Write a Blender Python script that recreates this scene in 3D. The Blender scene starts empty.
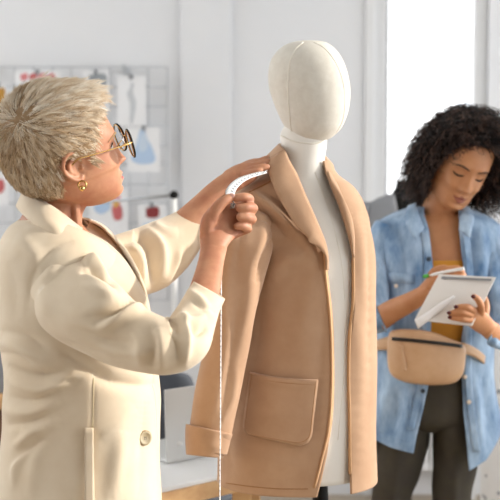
import bpy, bmesh, math, random
import numpy as np
from mathutils import Vector, Matrix, kdtree
random.seed(7); RNG = np.random.default_rng(11)
scene = bpy.context.scene
COL = scene.collection
R = math.radians
# ------------------------------------------------------------------ camera
F, CAM_H, PITCH = 1090.0, 1.47, math.atan(60/1090)
CP, SP = math.cos(PITCH), math.sin(PITCH)
CAMPOS = np.array([0, 0, CAM_H])
cam_d = bpy.data.cameras.new('camera'); cam = bpy.data.objects.new('camera', cam_d); COL.objects.link(cam)
cam.location = (0, 0, CAM_H); cam.rotation_euler = (math.pi/2-PITCH, 0, 0)
cam_d.sensor_width = 36; cam_d.lens = F/500*36
cam_d.dof.use_dof = True; cam_d.dof.focus_distance = 2.02; cam_d.dof.aperture_fstop = 5.2
cam_d.clip_start = .05
scene.camera = cam

def P(px, py, d):
    """the world point at depth d (metres along +Y) that the photograph shows at px, py"""
    u = (px-250)/F; v = (250-py)/F
    k = d/(CP+v*SP)
    return np.array([u*k, d, CAM_H+(v*CP-SP)*k])
def proj(p):
    p = np.asarray(p, float)-CAMPOS
    z = p[..., 1]*CP-p[..., 2]*SP; y = p[..., 1]*SP+p[..., 2]*CP
    return 250+F*p[..., 0]/z, 250-F*y/z
def lin(h):
    h = h.lstrip('#'); c = [int(h[i:i+2], 16)/255 for i in (0, 2, 4)]
    return tuple(x/12.92 if x <= .04045 else ((x+.055)/1.055)**2.4 for x in c)+(1,)

# ------------------------------------------------------------------ materials
def newmat(name):
    m = bpy.data.materials.new(name); m.use_nodes = True
    nt = m.node_tree; b = nt.nodes['Principled BSDF']
    return m, nt, b
def noise_mix(nt, c1, c2, scale, detail=4, lo=.35, hi=.65, stretch=None, rough=.6):
    tc = nt.nodes.new('ShaderNodeTexCoord'); n = nt.nodes.new('ShaderNodeTexNoise')
    n.inputs['Scale'].default_value = scale; n.inputs['Detail'].default_value = detail
    n.inputs['Roughness'].default_value = rough
    if stretch:
        mp = nt.nodes.new('ShaderNodeMapping'); mp.inputs['Scale'].default_value = stretch
        nt.links.new(tc.outputs['Object'], mp.inputs['Vector']); nt.links.new(mp.outputs[0], n.inputs['Vector'])
    else: nt.links.new(tc.outputs['Object'], n.inputs['Vector'])
    cr = nt.nodes.new('ShaderNodeValToRGB')
    cr.color_ramp.elements[0].position = lo; cr.color_ramp.elements[1].position = hi
    cr.color_ramp.elements[0].color = c1; cr.color_ramp.elements[1].color = c2
    nt.links.new(n.outputs['Fac'], cr.inputs[0])
    return cr.outputs[0], n.outputs['Fac'], tc
def bump(nt, b, fac, strength, dist):
    bp = nt.nodes.new('ShaderNodeBump'); bp.inputs['Strength'].default_value = strength
    bp.inputs['Distance'].default_value = dist
    nt.links.new(fac, bp.inputs['Height']); nt.links.new(bp.outputs[0], b.inputs['Normal'])
def mat(name, c, rough=.6, metal=0, c2=None, scale=30, bstr=0, bscale=200, bdist=.001, sheen=0, spec=.5, sss=0, stretch=None, lo=.35, hi=.65, coat=0):
    m, nt, b = newmat(name)
    c = lin(c); b.inputs['Base Color'].default_value = c
    b.inputs['Roughness'].default_value = rough; b.inputs['Metallic'].default_value = metal
    b.inputs['Specular IOR Level'].default_value = spec
    if sheen: b.inputs['Sheen Weight'].default_value = sheen; b.inputs['Sheen Roughness'].default_value = .5
    if coat: b.inputs['Coat Weight'].default_value = coat
    if sss:
        b.inputs['Subsurface Weight'].default_value = sss
        b.inputs['Subsurface Radius'].default_value = (.012, .005, .0025); b.inputs['Subsurface Scale'].default_value = 1
    if c2:
        o, f, tc = noise_mix(nt, c, lin(c2), scale, stretch=stretch, lo=lo, hi=hi); nt.links.new(o, b.inputs['Base Color'])
    if bstr:
        o, f, tc = noise_mix(nt, c, c, bscale, detail=3); bump(nt, b, f, bstr, bdist)
    return m
M = {}
M['cream'] = mat('cream_wool', '#E8D8C0', .85, c2='#E1CEB3', scale=9, bstr=.25, bscale=900, sheen=.25, spec=.2)
M['cream_dark'] = mat('cream_stitch', '#D8C9A6', .85, spec=.2)
M['tan'] = mat('tan_cotton', '#C39F81', .88, c2='#B99476', scale=12, bstr=.3, bscale=800, sheen=.2, spec=.2)
M['tan_in'] = mat('tan_lining', '#D0A781', .9, bstr=.2, bscale=700, spec=.2)
M['tan_stitch'] = mat('tan_stitching', '#A97C54', .85, spec=.2)
M['linen'] = mat('linen', '#E0DCD2', .92, c2='#D8D3C8', scale=60, bstr=.35, bscale=1100, spec=.15, sheen=.2)
M['linen_torso'] = mat('pale_linen', '#F1EEE7', .92, bstr=.35, bscale=1100, spec=.15, sheen=.2)
M['linen_seam'] = mat('linen_seam', '#ECE8DD', .9, bstr=.5, bscale=600, spec=.15)
M['skin'] = mat('fair_skin', '#C99473', .5, c2='#B97D60', scale=25, bstr=.12, bscale=420, sss=.12, spec=.35)
M['lip'] = mat('fair_lips', '#B8645A', .42, sss=.1)
M['skin2'] = mat('brown_skin', '#C48C62', .48, c2='#BA8058', scale=22, bstr=.08, bscale=380, sss=.1, spec=.4)
M['lip2'] = mat('rose_lips', '#94543F', .38, sss=.1)
M['nail'] = mat('nail', '#DDAFA0', .3)
M['nail2'] = mat('dark_nail', '#5A2A2C', .25)
M['eye'] = mat('eye_white', '#E6DED6', .25)
M['iris'] = mat('iris', '#4A3A2A', .2)
M['lash'] = mat('lash', '#1A1210', .7)
M['brow'] = mat('brow_hair', '#A58660', .8)
M['gold'] = mat('gold', '#D9B271', .25, metal=1)
M['black'] = mat('black_satin', '#0E0D0C', .55, spec=.25)
M['pearl'] = mat('pearl', '#EBDCC8', .2, coat=.5)
M['white_plastic'] = mat('white_plastic', '#ECECEA', .4)
M['button'] = mat('horn_button', '#CDBEA0', .3, c2='#B8A581', scale=60, coat=.3)
M['button_dark'] = mat('dark_button', '#34404E', .35)
M['olive'] = mat('olive_twill', '#4C473C', .9, c2='#45403A', scale=14, bstr=.3, bscale=700, spec=.2)
M['orange'] = mat('orange_jersey', '#C98A2E', .85, bstr=.2, bscale=700)
M['bag'] = mat('beige_leather', '#D3AC86', .5, c2='#CBA27B', scale=20, bstr=.2, bscale=300)
M['bag_dark'] = mat('black_zip', '#171412', .5)
M['paper'] = mat('paper', '#EEEFF0', .7)
M['card'] = mat('notebook_card', '#E6E4E0', .6)
M['grey_bind'] = mat('grey_binding', '#8A8C90', .5)
M['green'] = mat('green_plastic', '#4FAE3C', .35)
M['trouser'] = mat('beige_trouser', '#CFC3A8', .85, bstr=.2, bscale=600)
M['shoe'] = mat('brown_leather', '#6A4A34', .4)
# denim
def denim():
    m, nt, b = newmat('washed_denim')
    o, f, tc = noise_mix(nt, lin('#5B7FA8'), lin('#BCD4EA'), 9, detail=6, lo=.3, hi=.7, stretch=(2.2, 2.2, .9))
    nt.links.new(o, b.inputs['Base Color']); b.inputs['Roughness'].default_value = .9; b.inputs['Sheen Weight'].default_value = .2
    b.inputs['Specular IOR Level'].default_value = .2
    n = nt.nodes.new('ShaderNodeTexNoise'); n.inputs['Scale'].default_value = 300; nt.links.new(tc.outputs['Object'], n.inputs['Vector'])
    bump(nt, b, n.outputs['Fac'], .35, .002)
    return m
M['denim'] = denim()
M['denim_in'] = mat('denim_lining', '#A9C2DA', .9, spec=.2)
def hairmat(name, a, bb, c, rough=.5):
    m, nt, b = newmat(name)
    at = nt.nodes.new('ShaderNodeAttribute'); at.attribute_name = 'tone'
    cr = nt.nodes.new('ShaderNodeValToRGB'); cr.color_ramp.elements[0].color = lin(a); cr.color_ramp.elements[1].color = lin(c)
    e = cr.color_ramp.elements.new(.5); e.color = lin(bb)
    nt.links.new(at.outputs['Fac'], cr.inputs[0]); nt.links.new(cr.outputs[0], b.inputs['Base Color'])
    b.inputs['Roughness'].default_value = rough; b.inputs['Specular IOR Level'].default_value = .4
    return m
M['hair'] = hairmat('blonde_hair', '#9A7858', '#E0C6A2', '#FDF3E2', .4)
M['scalp'] = mat('blonde_underhair', '#A08462', .8, c2='#8E7150', scale=60, bstr=.6, bscale=300, bdist=.003)  # darker than the strands: shade for depth put into the colour
M['hair2'] = hairmat('dark_curls', '#150E0D', '#2E211D', '#7A5E50', .4)  # lightest curl tone stands in for window light on the frizz
M['scalp2'] = mat('dark_underhair', '#1E1513', .9, bstr=.6, bscale=150, bdist=.006)

# ------------------------------------------------------------------ objects
def world_origin(o):
    v = Vector((0, 0, 0))
    while o is not None: v += o.location; o = o.parent
    return np.array(v)
def tag(o, label=None, cat=None, group=None, kind=None):
    for k, v in (('label', label), ('category', cat), ('group', group), ('kind', kind)):
        if v: o[k] = v
    return o
def empty(name, loc, label, cat, group=None):
    o = bpy.data.objects.new(name, None); COL.objects.link(o); o.location = Vector(loc); o.empty_display_size = .1
    return tag(o, label, cat, group)
def mk(name, verts, faces, m, parent=None, smooth=True, thick=0, toff=-1, subsurf=0, loc=None, fix=True, bevel=0, label=None):
    verts = np.asarray(verts, float)
    base = world_origin(parent) if parent is not None else np.zeros(3)
    if loc is not None: org = np.asarray(loc, float)
    elif parent is None: org = np.array([(verts[:, 0].min()+verts[:, 0].max())/2, (verts[:, 1].min()+verts[:, 1].max())/2, verts[:, 2].min()])
    else: org = base
    me = bpy.data.meshes.new(name); me.from_pydata([tuple(v) for v in (verts-org)], [], [tuple(int(i) for i in f) for f in faces]); me.validate()
    if fix:
        bm = bmesh.new(); bm.from_mesh(me); bmesh.ops.recalc_face_normals(bm, faces=bm.faces); bm.to_mesh(me); bm.free()
    if smooth: me.polygons.foreach_set('use_smooth', [True]*len(me.polygons))
    me.materials.append(m)
    o = bpy.data.objects.new(name, me); COL.objects.link(o)
    if parent is not None: o.parent = parent
    o.location = Vector(org-base)
    if bevel:
        b = o.modifiers.new('bevel', 'BEVEL'); b.width = bevel; b.segments = 2; b.limit_method = 'ANGLE'
    if thick:
        s = o.modifiers.new('solid', 'SOLIDIFY'); s.thickness = thick; s.offset = toff
    if subsurf:
        s = o.modifiers.new('sub', 'SUBSURF'); s.levels = s.render_levels = subsurf
    if label: o['label'] = label
    return o
def cr(arr, n):
    """Catmull-Rom through rows of arr, n points per span"""
    a = np.asarray(arr, float); m = len(a)
    if m < 3:
        t = np.linspace(0, 1, n*max(1, m-1)+1)[:, None]; return a[0]+(a[-1]-a[0])*t
    out = []
    for i in range(m-1):
        p0 = a[i-1] if i else 2*a[0]-a[1]; p1, p2 = a[i], a[i+1]; p3 = a[i+2] if i+2 < m else 2*a[-1]-a[-2]
        for k in range(n):
            t = k/n
            out.append(.5*((2*p1)+(-p0+p2)*t+(2*p0-5*p1+4*p2-p3)*t*t+(-p0+3*p1-3*p2+p3)*t**3))
    out.append(a[-1]); return np.array(out)
def grid_faces(nr, nc, wrap=True, flip=False):
    f = []
    for i in range(nr-1):
        for j in range(nc if wrap else nc-1):
            k = (j+1) % nc
            q = (i*nc+j, i*nc+k, (i+1)*nc+k, (i+1)*nc+j)
            f.append(q[::-1] if flip else q)
    return f
def sgnpow(x, e): return np.sign(x)*np.abs(x)**e
def close_caps(V, F, nr, nc):
    V = list(V); a = len(V); V.append(np.mean(V[:nc], 0)); V.append(np.mean(V[(nr-1)*nc:nr*nc], 0))
    F = list(F)
    for j in range(nc):
        k = (j+1) % nc
        F.append((a, k, j)); F.append((a+1, (nr-1)*nc+j, (nr-1)*nc+k))
    return np.array(V), F
def ptube(st, n=5, nc=28, e=2.0, cap0=None, cap1=None, close=False):
    """tube along photo-space stations (px, py, depth, half width px, half thickness m)"""
    a = cr(st, n)
    d = np.gradient(a[:, :2], axis=0); L = np.linalg.norm(d, axis=1)[:, None]+1e-9; d = d/L
    for _ in range(1): 
        d[1:-1] = (d[:-2]+2*d[1:-1]+d[2:]); d /= np.linalg.norm(d, axis=1)[:, None]
    pr = np.stack([-d[:, 1], d[:, 0]], 1)
    rows = [(a[i], pr[i]) for i in range(len(a))]
    def capring(i, sg, mode):
        out = []
        for q in (.25, .5, .72, .88, .97, 1.0):
            s = math.sqrt(max(0, 1-q*q)) if q < 1 else .02
            b = a[i].copy(); b[:2] += sg*d[i]*a[i][3]*q*mode; b[3] *= s; b[4] *= s; out.append((b, pr[i]))
        return out
    if cap0: rows = capring(0, -1, cap0)[::-1]+rows
    if cap1: rows = rows+capring(len(a)-1, 1, cap1)
    V = []; ph = np.linspace(0, 2*math.pi, nc, endpoint=False); c, s = sgnpow(np.cos(ph), 2/e), sgnpow(np.sin(ph), 2/e)
    for b, p in rows:
        for j in range(nc):
            V.append(P(b[0]+p[0]*b[3]*c[j], b[1]+p[1]*b[3]*c[j], b[2]-b[4]*s[j]))
    V = np.array(V); Fc = grid_faces(len(rows), nc)
    if close or (cap0 and cap1): V, Fc = close_caps(V, Fc, len(rows), nc)
    elif cap0 or cap1:
        a0 = 0 if cap0 else (len(rows)-1)*nc
        Fc.append(tuple(range(a0, a0+nc)))
    return V, Fc
def rowloft(rows, n=4, nc=64, e=2.2, opening=None, inset=0, tin=0, close=False):
    """horizontal rings; rows (py, x left, x right, depth, half thickness). opening = list of (py, xa, xb) left out in front"""
    a = cr(rows, n); a = a.copy(); a[:, 1] += inset; a[:, 2] -= inset; a[:, 4] = np.maximum(a[:, 4]-tin, .01)
    V = []
    for y, xl, xr, d, t in a:
        pl, pr = P(xl, y, d), P(xr, y, d); c = (pl+pr)/2; w = (pr[0]-pl[0])/2
        def ring(ph): return np.stack([c[0]+w*sgnpow(np.cos(ph), 2/e), d-t*sgnpow(np.sin(ph), 2/e), np.full_like(ph, c[2])], -1)
        if opening is None: ph = np.linspace(0, 2*math.pi, nc, endpoint=False)
        else:
            o = np.asarray(opening, float); xa = np.interp(y, o[:, 0], o[:, 1]); xb = np.interp(y, o[:, 0], o[:, 2])
            tp = np.linspace(.02, math.pi-.02, 400); X = proj(ring(tp))[0]
            fa = np.interp(xa, X[::-1], tp[::-1]); fb = np.interp(xb, X[::-1], tp[::-1])
            ph = np.linspace(fa, 2*math.pi+fb, nc)
        V.append(ring(ph))
    V = np.concatenate(V); Fc = grid_faces(len(a), nc, wrap=opening is None)
    if close: V, Fc = close_caps(V, Fc, len(a), nc)
    return V, Fc
def vnormals(V, Fc):
    N = np.zeros_like(V)
    for f in Fc:
        p = V[list(f[:4])]; n = np.cross(p[1]-p[0], p[2]-p[0]) if len(p) == 3 else np.cross(p[2]-p[0], p[3]-p[1])
        for i in f: N[i] += n
    return N/(np.linalg.norm(N, axis=1)[:, None]+1e-12)
def outward(V, N, c):
    s = np.sign(((V-c)*N).sum(1).sum()); return N*(s if s else 1)
GAIN = 2.3
def sculpt(V, Fc, strokes, wr=0, seed=0, both=False, center=None):
    """push vertices that face the camera along their normal: strokes (points in photo space, amplitude mm, width px). wr: mm of gentle wrinkling"""
    V = np.array(V, float); N = outward(V, vnormals(V, Fc), V.mean(0) if center is None else center)
    px, py = proj(V); q = np.stack([px, py], 1)
    face = np.clip(((CAMPOS-V)*N).sum(1)/np.linalg.norm(CAMPOS-V, axis=1)*4+.2, 0, 1)
    if both: face[:] = 1
    D = np.zeros(len(V))
    for pts, amp, wid in strokes:
        s = cr(pts, 10) if len(pts) > 2 else np.linspace(pts[0], pts[1], 14)
        dd = np.linalg.norm(q[:, None]-s[None], axis=2); k = dd.argmin(1); dm = dd[np.arange(len(q)), k]
        tp = np.sin(math.pi*np.clip((k+.5)/len(s), .0, 1))**.6
        D += GAIN*amp*.001*tp*np.exp(-(dm/wid)**(2 if amp > 0 else 1.35))
    D *= face
    if wr:
        r = np.random.default_rng(seed)
        for k in range(14):
            w = r.normal(size=3); w /= np.linalg.norm(w); f = r.uniform(18, 70)
            D += wr*.001*.35*np.sin(V@w*f+r.uniform(0, 6.28))
    return V+N*D[:, None]
class Surf:
    """camera-facing depth of a mesh, asked for in photo space"""
    def __init__(self, V, Fc):
        N = outward(V, vnormals(V, Fc), V.mean(0)); f = ((CAMPOS-V)*N).sum(1) > 0
        self.V = V[f]; x, y = proj(self.V); self.k = kdtree.KDTree(len(self.V))
        for i in range(len(self.V)): self.k.insert((x[i], y[i], 0), i)
        self.k.balance()
    def d(self, px, py, n=5):
        r = self.k.find_n((px, py, 0), n); w = np.array([1/(q[2]+.3)**2 for q in r]); return float((w*np.array([self.V[q[1]][1] for q in r])).sum()/w.sum())
    def p(self, px, py, off=0): return P(px, py, self.d(px, py)-off)
def strip(A, B, n=6, nx=7, bulge=0, arr=None):
    """surface between two photo-space polylines A, B of (px,py,d)"""
    A, B = cr(A, n), cr(B, n)
    V = []
    for i in range(len(A)):
        for j in range(nx):
            t = j/(nx-1); q = A[i]*(1-t)+B[i]*t; V.append(P(q[0], q[1], q[2]-bulge*math.sin(math.pi*t)))
    return np.array(V), grid_faces(len(A), nx, wrap=False)
def wtube(pts, r, nc=8, n=4, close=True, flat=1.0):
    """tube through world points; r one radius or one per point"""
    pts = np.asarray(pts, float); r = np.full(len(pts), r) if np.isscalar(r) else np.asarray(r, float)
    a = cr(np.c_[pts, r], n) if len(pts) > 2 else np.linspace(np.r_[pts[0], r[0]], np.r_[pts[1], r[1]], 4)
    T = np.gradient(a[:, :3], axis=0); T /= np.linalg.norm(T, axis=1)[:, None]+1e-12
    u = np.cross(T[0], [0.03, .1, 1]); u = u/np.linalg.norm(u) if np.linalg.norm(u) > 1e-3 else np.array([1., 0, 0])
    V = []; ph = np.linspace(0, 2*math.pi, nc, endpoint=False)
    for i in range(len(a)):
        u = u-T[i]*(u@T[i]); u /= np.linalg.norm(u); v = np.cross(T[i], u)
        for p in ph: V.append(a[i, :3]+a[i, 3]*(u*math.cos(p)+v*flat*math.sin(p)))
    Fc = grid_faces(len(a), nc)
    if close: return close_caps(np.array(V), Fc, len(a), nc)
    return np.array(V), Fc
def finger(pts, k=1.0):
    """closed finger through (px,py,depth,radius m) joints with a rounded tip"""
    w = [np.r_[P(*p[:3]), p[3]*k] for p in pts]; w = np.array(w)
    t = w[-1, :3]-w[-2, :3]; t /= np.linalg.norm(t)
    a = cr(w, 6); r = a[-1, 3]
    ext = [np.r_[a[-1, :3]+t*r*q, r*math.sqrt(max(.002, 1-q*q))] for q in (.3, .55, .75, .9, .98)]
    a = np.array(list(a)+ext)
    return wtube(a[:, :3], a[:, 3], nc=12, n=1)
def ellipsoid(c, r, Rm=None, nu=24, nv=16):
    V = []
    for i in range(nv+1):
        th = math.pi*i/nv
        for j in range(nu):
            ph = 2*math.pi*j/nu; s = max(math.sin(th), .003)
            V.append([r[0]*s*math.cos(ph), r[1]*s*math.sin(ph), r[2]*math.cos(th)])
    V = np.array(V)
    if Rm is not None: V = V@np.array(Rm).T
    V = V+np.asarray(c); return close_caps(V, grid_faces(nv+1, nu), nv+1, nu)
def join(lst):
    V, Fc, o = [], [], 0
    for v, f in lst:
        V.append(np.asarray(v)); Fc += [tuple(i+o for i in q) for q in f]; o += len(v)
    return np.concatenate(V), Fc
def boxv(lo, hi):
    x0, y0, z0 = lo; x1, y1, z1 = hi
    V = np.array([(x0, y0, z0), (x1, y0, z0), (x1, y1, z0), (x0, y1, z0), (x0, y0, z1), (x1, y0, z1), (x1, y1, z1), (x0, y1, z1)], float)
    return V, [(0, 3, 2, 1), (4, 5, 6, 7), (0, 1, 5, 4), (1, 2, 6, 5), (2, 3, 7, 6), (3, 0, 4, 7)]
def box(name, lo, hi, m, parent=None, bevel=.004, **k):
    V, Fc = boxv(lo, hi); return mk(name, V, Fc, m, parent, smooth=False, bevel=bevel, **k)
def union(name, lst, voxel, mats, parent, region=None, smooth=3):
    """one continuous skin out of overlapping closed shapes"""
    V, Fc = join(lst)
    o = mk(name, V, Fc, mats[0], parent)
    md = o.modifiers.new('r', 'REMESH'); md.mode = 'VOXEL'; md.voxel_size = voxel; md.use_smooth_shade = True
    s = o.modifiers.new('s', 'SMOOTH'); s.factor = .5; s.iterations = smooth
    dg = bpy.context.evaluated_depsgraph_get(); me = bpy.data.meshes.new_from_object(o.evaluated_get(dg))
    o.modifiers.clear(); old = o.data; o.data = me; bpy.data.meshes.remove(old); me.name = name
    me.materials.clear()
    for x in mats: me.materials.append(x)
    me.polygons.foreach_set('use_smooth', [True]*len(me.polygons))
    if region:
        n = len(me.polygons); c = np.zeros(n*3); me.polygons.foreach_get('center', c); c = c.reshape(-1, 3)+world_origin(o)
        me.polygons.foreach_set('material_index', region(c).astype(np.int32))
    return o

# ------------------------------------------------------------------ heads
PROF = np.array([  # z, front, back, half width, width-centre x
 (.126, -.012, -.018, .004), (.122, .012, -.040, .026), (.113, .036, -.058, .043), (.098, .060, -.077, .059), (.080, .077, -.090, .069), (.055, .089, -.100, .0755),
 (.030, .0945, -.104, .078), (.005, .091, -.104, .077), (-.020, .088, -.100, .0745), (-.045, .087, -.088, .070), (-.065, .088, -.068, .0645),
 (-.083, .0865, -.045, .056), (-.098, .084, -.020, .046), (-.108, .078, .000, .036), (-.114, .066, .015, .022), (-.1165, .050, .030, .006)])
def head(Rm, pos, s=1.0, nu=150, nv=130, lids=0.0, smile=0, jaw=1.0, lower=1.0, nose=1.0):
    z = np.concatenate([np.linspace(.126, .112, 8)[:-1], np.linspace(.112, -.106, nv), np.linspace(-.106, -.1165, 8)[1:]])
    f = np.interp(z, PROF[::-1, 0], PROF[::-1, 1]); b = np.interp(z, PROF[::-1, 0], PROF[::-1, 2]); w = np.interp(z, PROF[::-1, 0], PROF[::-1, 3])
    for q in (f, b, w):
        for _ in range(6): q[1:-1] = (q[:-2]+2*q[1:-1]+q[2:])/4
    w = np.where(z < -.04, w*jaw, w)
    V = []
    ph = np.linspace(0, 2*math.pi, nu, endpoint=False)
    for i in range(len(z)):
        c = max(min(-.012, f[i]-.004), b[i]+.004) if z[i] > -.09 else (f[i]+b[i])/2
        if -.09 < z[i] < -.04: 
            t = (-.04-z[i])/.05; c = (-.012)*(1-t)+((f[i]+b[i])/2)*t
        co, si = np.cos(ph), np.sin(ph)
        ef = 2.35
        x = np.where(co > 0, c+(f[i]-c)*sgnpow(co, 2/ef), c+(c-b[i])*sgnpow(co, 2/2.1)); y = w[i]*sgnpow(si, 2/2.25)
        V.append(np.stack([x, y, np.full(nu, z[i])], 1))
    V = np.concatenate(V)
    x, y, zz = V.T; g = lambda a, b: np.exp(-(a/b)**2)
    fr = np.clip((x-.02)/.04, 0, 1)
    ay = np.abs(y); d = np.zeros(len(V))
    # nose
    t = np.clip((.012-zz)/.05, 0, 1); prof = nose* np.where(zz > -.040, .004+.021*t**1.3, .025*np.exp(-((zz+.040)/.006)**2)); prof = np.where(zz > .012, .004*g(zz-.012, .018), prof)
    d += prof*g(y, .0075+.006*t)
    d += .010*g(ay-.0125, .0065)*g(zz+.038, .008)
    # brows, sockets, lids
    d += .0045*g(ay-.030, .022)*g(zz-.022, .009)
    d -= .0105*g(ay-.032, .0165)*g(zz-.001, .0125)
    d += (.006+lids)*g(ay-.031, .0135)*g(zz+.000, .0085)
    d -= .003*g(ay-.020, .006)*g(zz-.002, .009)
    # cheeks, mouth, chin
    d += .0055*g(ay-.043, .02)*g(zz+.030, .018)+smile*.004*g(ay-.038, .014)*g(zz+.042, .012)
    zl = zz-smile*.006*(ay/.024)**2*(ay < .04)
    d += .0065*g(y, .019)*g(zl+.0655, .0048)*(1-.25*g(y, .003))+.0072*g(y, .016)*g(zl+.0785, .0052)
    d -= .0045*g(y, .023)*g(zl+.0720, .0019)
    d -= .004*g(y, .02)*g(zz+.0885, .005)-.005*g(y, .018)*g(zz+.102, .010)
    d -= .002*g(y, .004)*g(zz+.055, .006)
    d -= .003*g(ay-.055, .012)*g(zz+.062, .02)
    V[:, 0] += d*fr
    # temples in, eye corners back
    V[:, 1] -= np.sign(y)*.004*g(x-.05, .022)*g(zz-.03, .025)
    Fc = grid_faces(len(z), nu); V, Fc = close_caps(V, Fc, len(z), nu)
    def T(a):
        a = np.array(a, float); a[..., 2] = np.where(a[..., 2] < 0, a[..., 2]*lower, a[..., 2])
        return (a*s)@np.array(Rm).T+np.asarray(pos)
    return V, Fc, T
class Face:
    """front surface of a head, asked for in head space"""
    def __init__(self, V):
        self.V = V[V[:, 0] > .02]; self.k = kdtree.KDTree(len(self.V))
        for i, v in enumerate(self.V): self.k.insert((0, v[1], v[2]), i)
        self.k.balance()
    def p(self, y, z, off=0):
        r = self.k.find_n((0, y, z), 4); w = np.array([1/(q[2]+.0005)**2 for q in r])
        return (float((w*np.array([self.V[q[1]][0] for q in r])).sum()/w.sum())+off, y, z)
def ear(side):
    """helix, antihelix, concha and lobe as overlapping closed shapes in head space"""
    S = lambda p: np.array([p[0], side*p[1], p[2]])
    o = []
    hel = [(.010, .072, -.006), (.014, .077, .006), (.010, .083, .020), (-.004, .089, .027), (-.018, .092, .022), (-.025, .091, .006), (-.022, .088, -.010), (-.013, .083, -.022), (-.004, .078, -.030), (.004, .075, -.031), (.008, .072, -.024)]
    o.append(wtube([S(p) for p in hel], [.0035, .0036, .0038, .004, .004, .0038, .0036, .0042, .0052, .0048, .003], nc=10))
    ant = [(.004, .079, .014), (-.007, .084, .014), (-.014, .085, .004), (-.012, .082, -.009), (-.004, .077, -.017)]
    o.append(wtube([S(p) for p in ant], [.003, .0035, .0038, .0035, .003], nc=10))
    o.append(wtube([S((.012, .072, -.002)), S((.010, .077, -.008)), S((.010, .073, -.014))], [.003, .004, .003], nc=10))
    Rm = Matrix.Rotation(R(-20)*side, 3, 'Z')@Matrix.Rotation(R(8), 3, 'Y')
    o.append(ellipsoid(S((-.006, .073, -.003)), (.019, .0075, .028), Rm))
    return o
def rotm(yaw, pitch, roll):
    return np.array(Matrix.Rotation(R(yaw), 3, 'Z')@Matrix.Rotation(R(-pitch), 3, 'Y')@Matrix.Rotation(R(roll), 3, 'X'))
def strands(name, items, m, parent, nc=3, thin=1):
    """items: list of (points Nx3, radius, tone)"""
    V, Fc, tone, o = [], [], [], 0
    for pts, r, tn in items:
        n = len(pts); T = np.gradient(pts, axis=0); T /= np.linalg.norm(T, axis=1)[:, None]+1e-12
        u = np.cross(T[0], (.31, .77, .55)); u /= np.linalg.norm(u)+1e-9
        u = u-T*(T@u)[:, None]; u /= np.linalg.norm(u, axis=1)[:, None]+1e-9; v = np.cross(T, u)
        rr = r*np.linspace(1, .25, n)[:, None] if thin else np.full((n, 1), r)
        for k in range(nc):
            a = 2*math.pi*k/nc; V.append(pts+rr*(u*math.cos(a)+v*math.sin(a)))
        for k in range(nc):
            k2 = (k+1) % nc
            for i in range(n-1): Fc.append((o+k*n+i, o+k2*n+i, o+k2*n+i+1, o+k*n+i+1))
        tone.append(np.full(n*nc, tn)); o += n*nc
    V = np.concatenate(V)
    ob = mk(name, V, Fc, m, parent, fix=False)
    at = ob.data.attributes.new('tone', 'FLOAT', 'POINT'); at.data.foreach_set('value', np.concatenate(tone))
    return ob
# ================================================================== WOMAN (foreground)
WD = 1.93
w_root_loc = P(70, 190, WD+.04); w_root_loc[2] = 0
woman = empty('person', w_root_loc, 'short-haired blonde person in a cream blazer measuring the shoulder of the tan jacket', 'person')
RW = rotm(20, 18, 13); WS = .95; WLOW = .9
# centre so that the ear lands where the photograph has it
earl = np.array([-.012, -.083, -.003])*WS@RW.T
WP = P(73, 169, WD-.075)-earl
WV, WF, WT = head(RW, WP, WS, jaw=.97, lower=WLOW, nose=.72)
WF_ = Face(WV)
wbody = [(WT(WV), WF)]
for s in (-1, 1): wbody += [(WT(v+np.array([-.005, 0, 0])), f) for v, f in ear(s)]
# neck (from inside the skull down between the collar)
wbody.append(ptube([(62, 165, 1.95, 26, .045), (64, 186, 1.955, 28.5, .05), (57, 206, 1.96, 27, .054), (52, 225, 1.965, 33, .07), (50, 248, 1.97, 48, .09)], n=5, nc=40, close=True))
# two tendons of the turned neck
wbody.append(ptube([(70, 186, 1.925, 6, .016), (74, 206, 1.925, 6, .014), (76, 230, 1.93, 6, .016)], nc=10, close=True))
W_T = [(219, 19, 90, 1.965, .095, 2.2), (226, 11, 104, 1.965, .13, 2.2), (240, 4, 117, 1.965, .155, 2.2), (260, 0, 131, 1.965, .165, 2.2), (290, -1, 146, 1.965, .165, 2.2), (330, 1, 153, 1.965, .16, 2.2), (370, 6, 158, 1.965, .155, 2.2), (400, 5, 160, 1.965, .155, 2.2), (430, 5, 160, 1.965, .16, 2.2), (465, 1, 160, 1.965, .165, 2.2), (510, -5, 161, 1.965, .175, 2.2), (600, -14, 164, 1.965, .185, 2.2), (640, -16, 165, 1.965, .187, 2.2)]
W_T = [r[:5] for r in W_T]
W_B = [r for r in W_T if r[0] > 225]+[(700, 4, 150, 1.965, .15)]
wbody.append(rowloft(W_B, inset=20, tin=.045, nc=48, close=True))
for k, (hx, hd) in enumerate(((62, 1.88), (92, 2.05))):   # legs, below the frame
    wbody.append(ptube([(hx, 640, hd, 44, .08), (hx+2, 760, hd, 34, .065), (hx+2, 800, hd, 28, .055), (hx, 880, hd, 26, .05), (hx-3, 975, hd, 18, .035), (hx, 1003-18, hd, 18, .04)], nc=24, close=True))
# near arm: upper arm inside the sleeve, forearm, wrist
wbody.append(ptube([(58, 270, 1.85, 22, .045), (85, 312, 1.815, 24, .045), (145, 341, 1.745, 22, .04), (178, 345, 1.735, 18, .036), (197, 312, 1.79, 17, .033), (206, 285, 1.85, 15, .028), (211, 262, 1.90, 13.0, .0235), (214, 246, 1.935, 13.5, .022)], n=6, nc=28, close=True))
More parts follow.
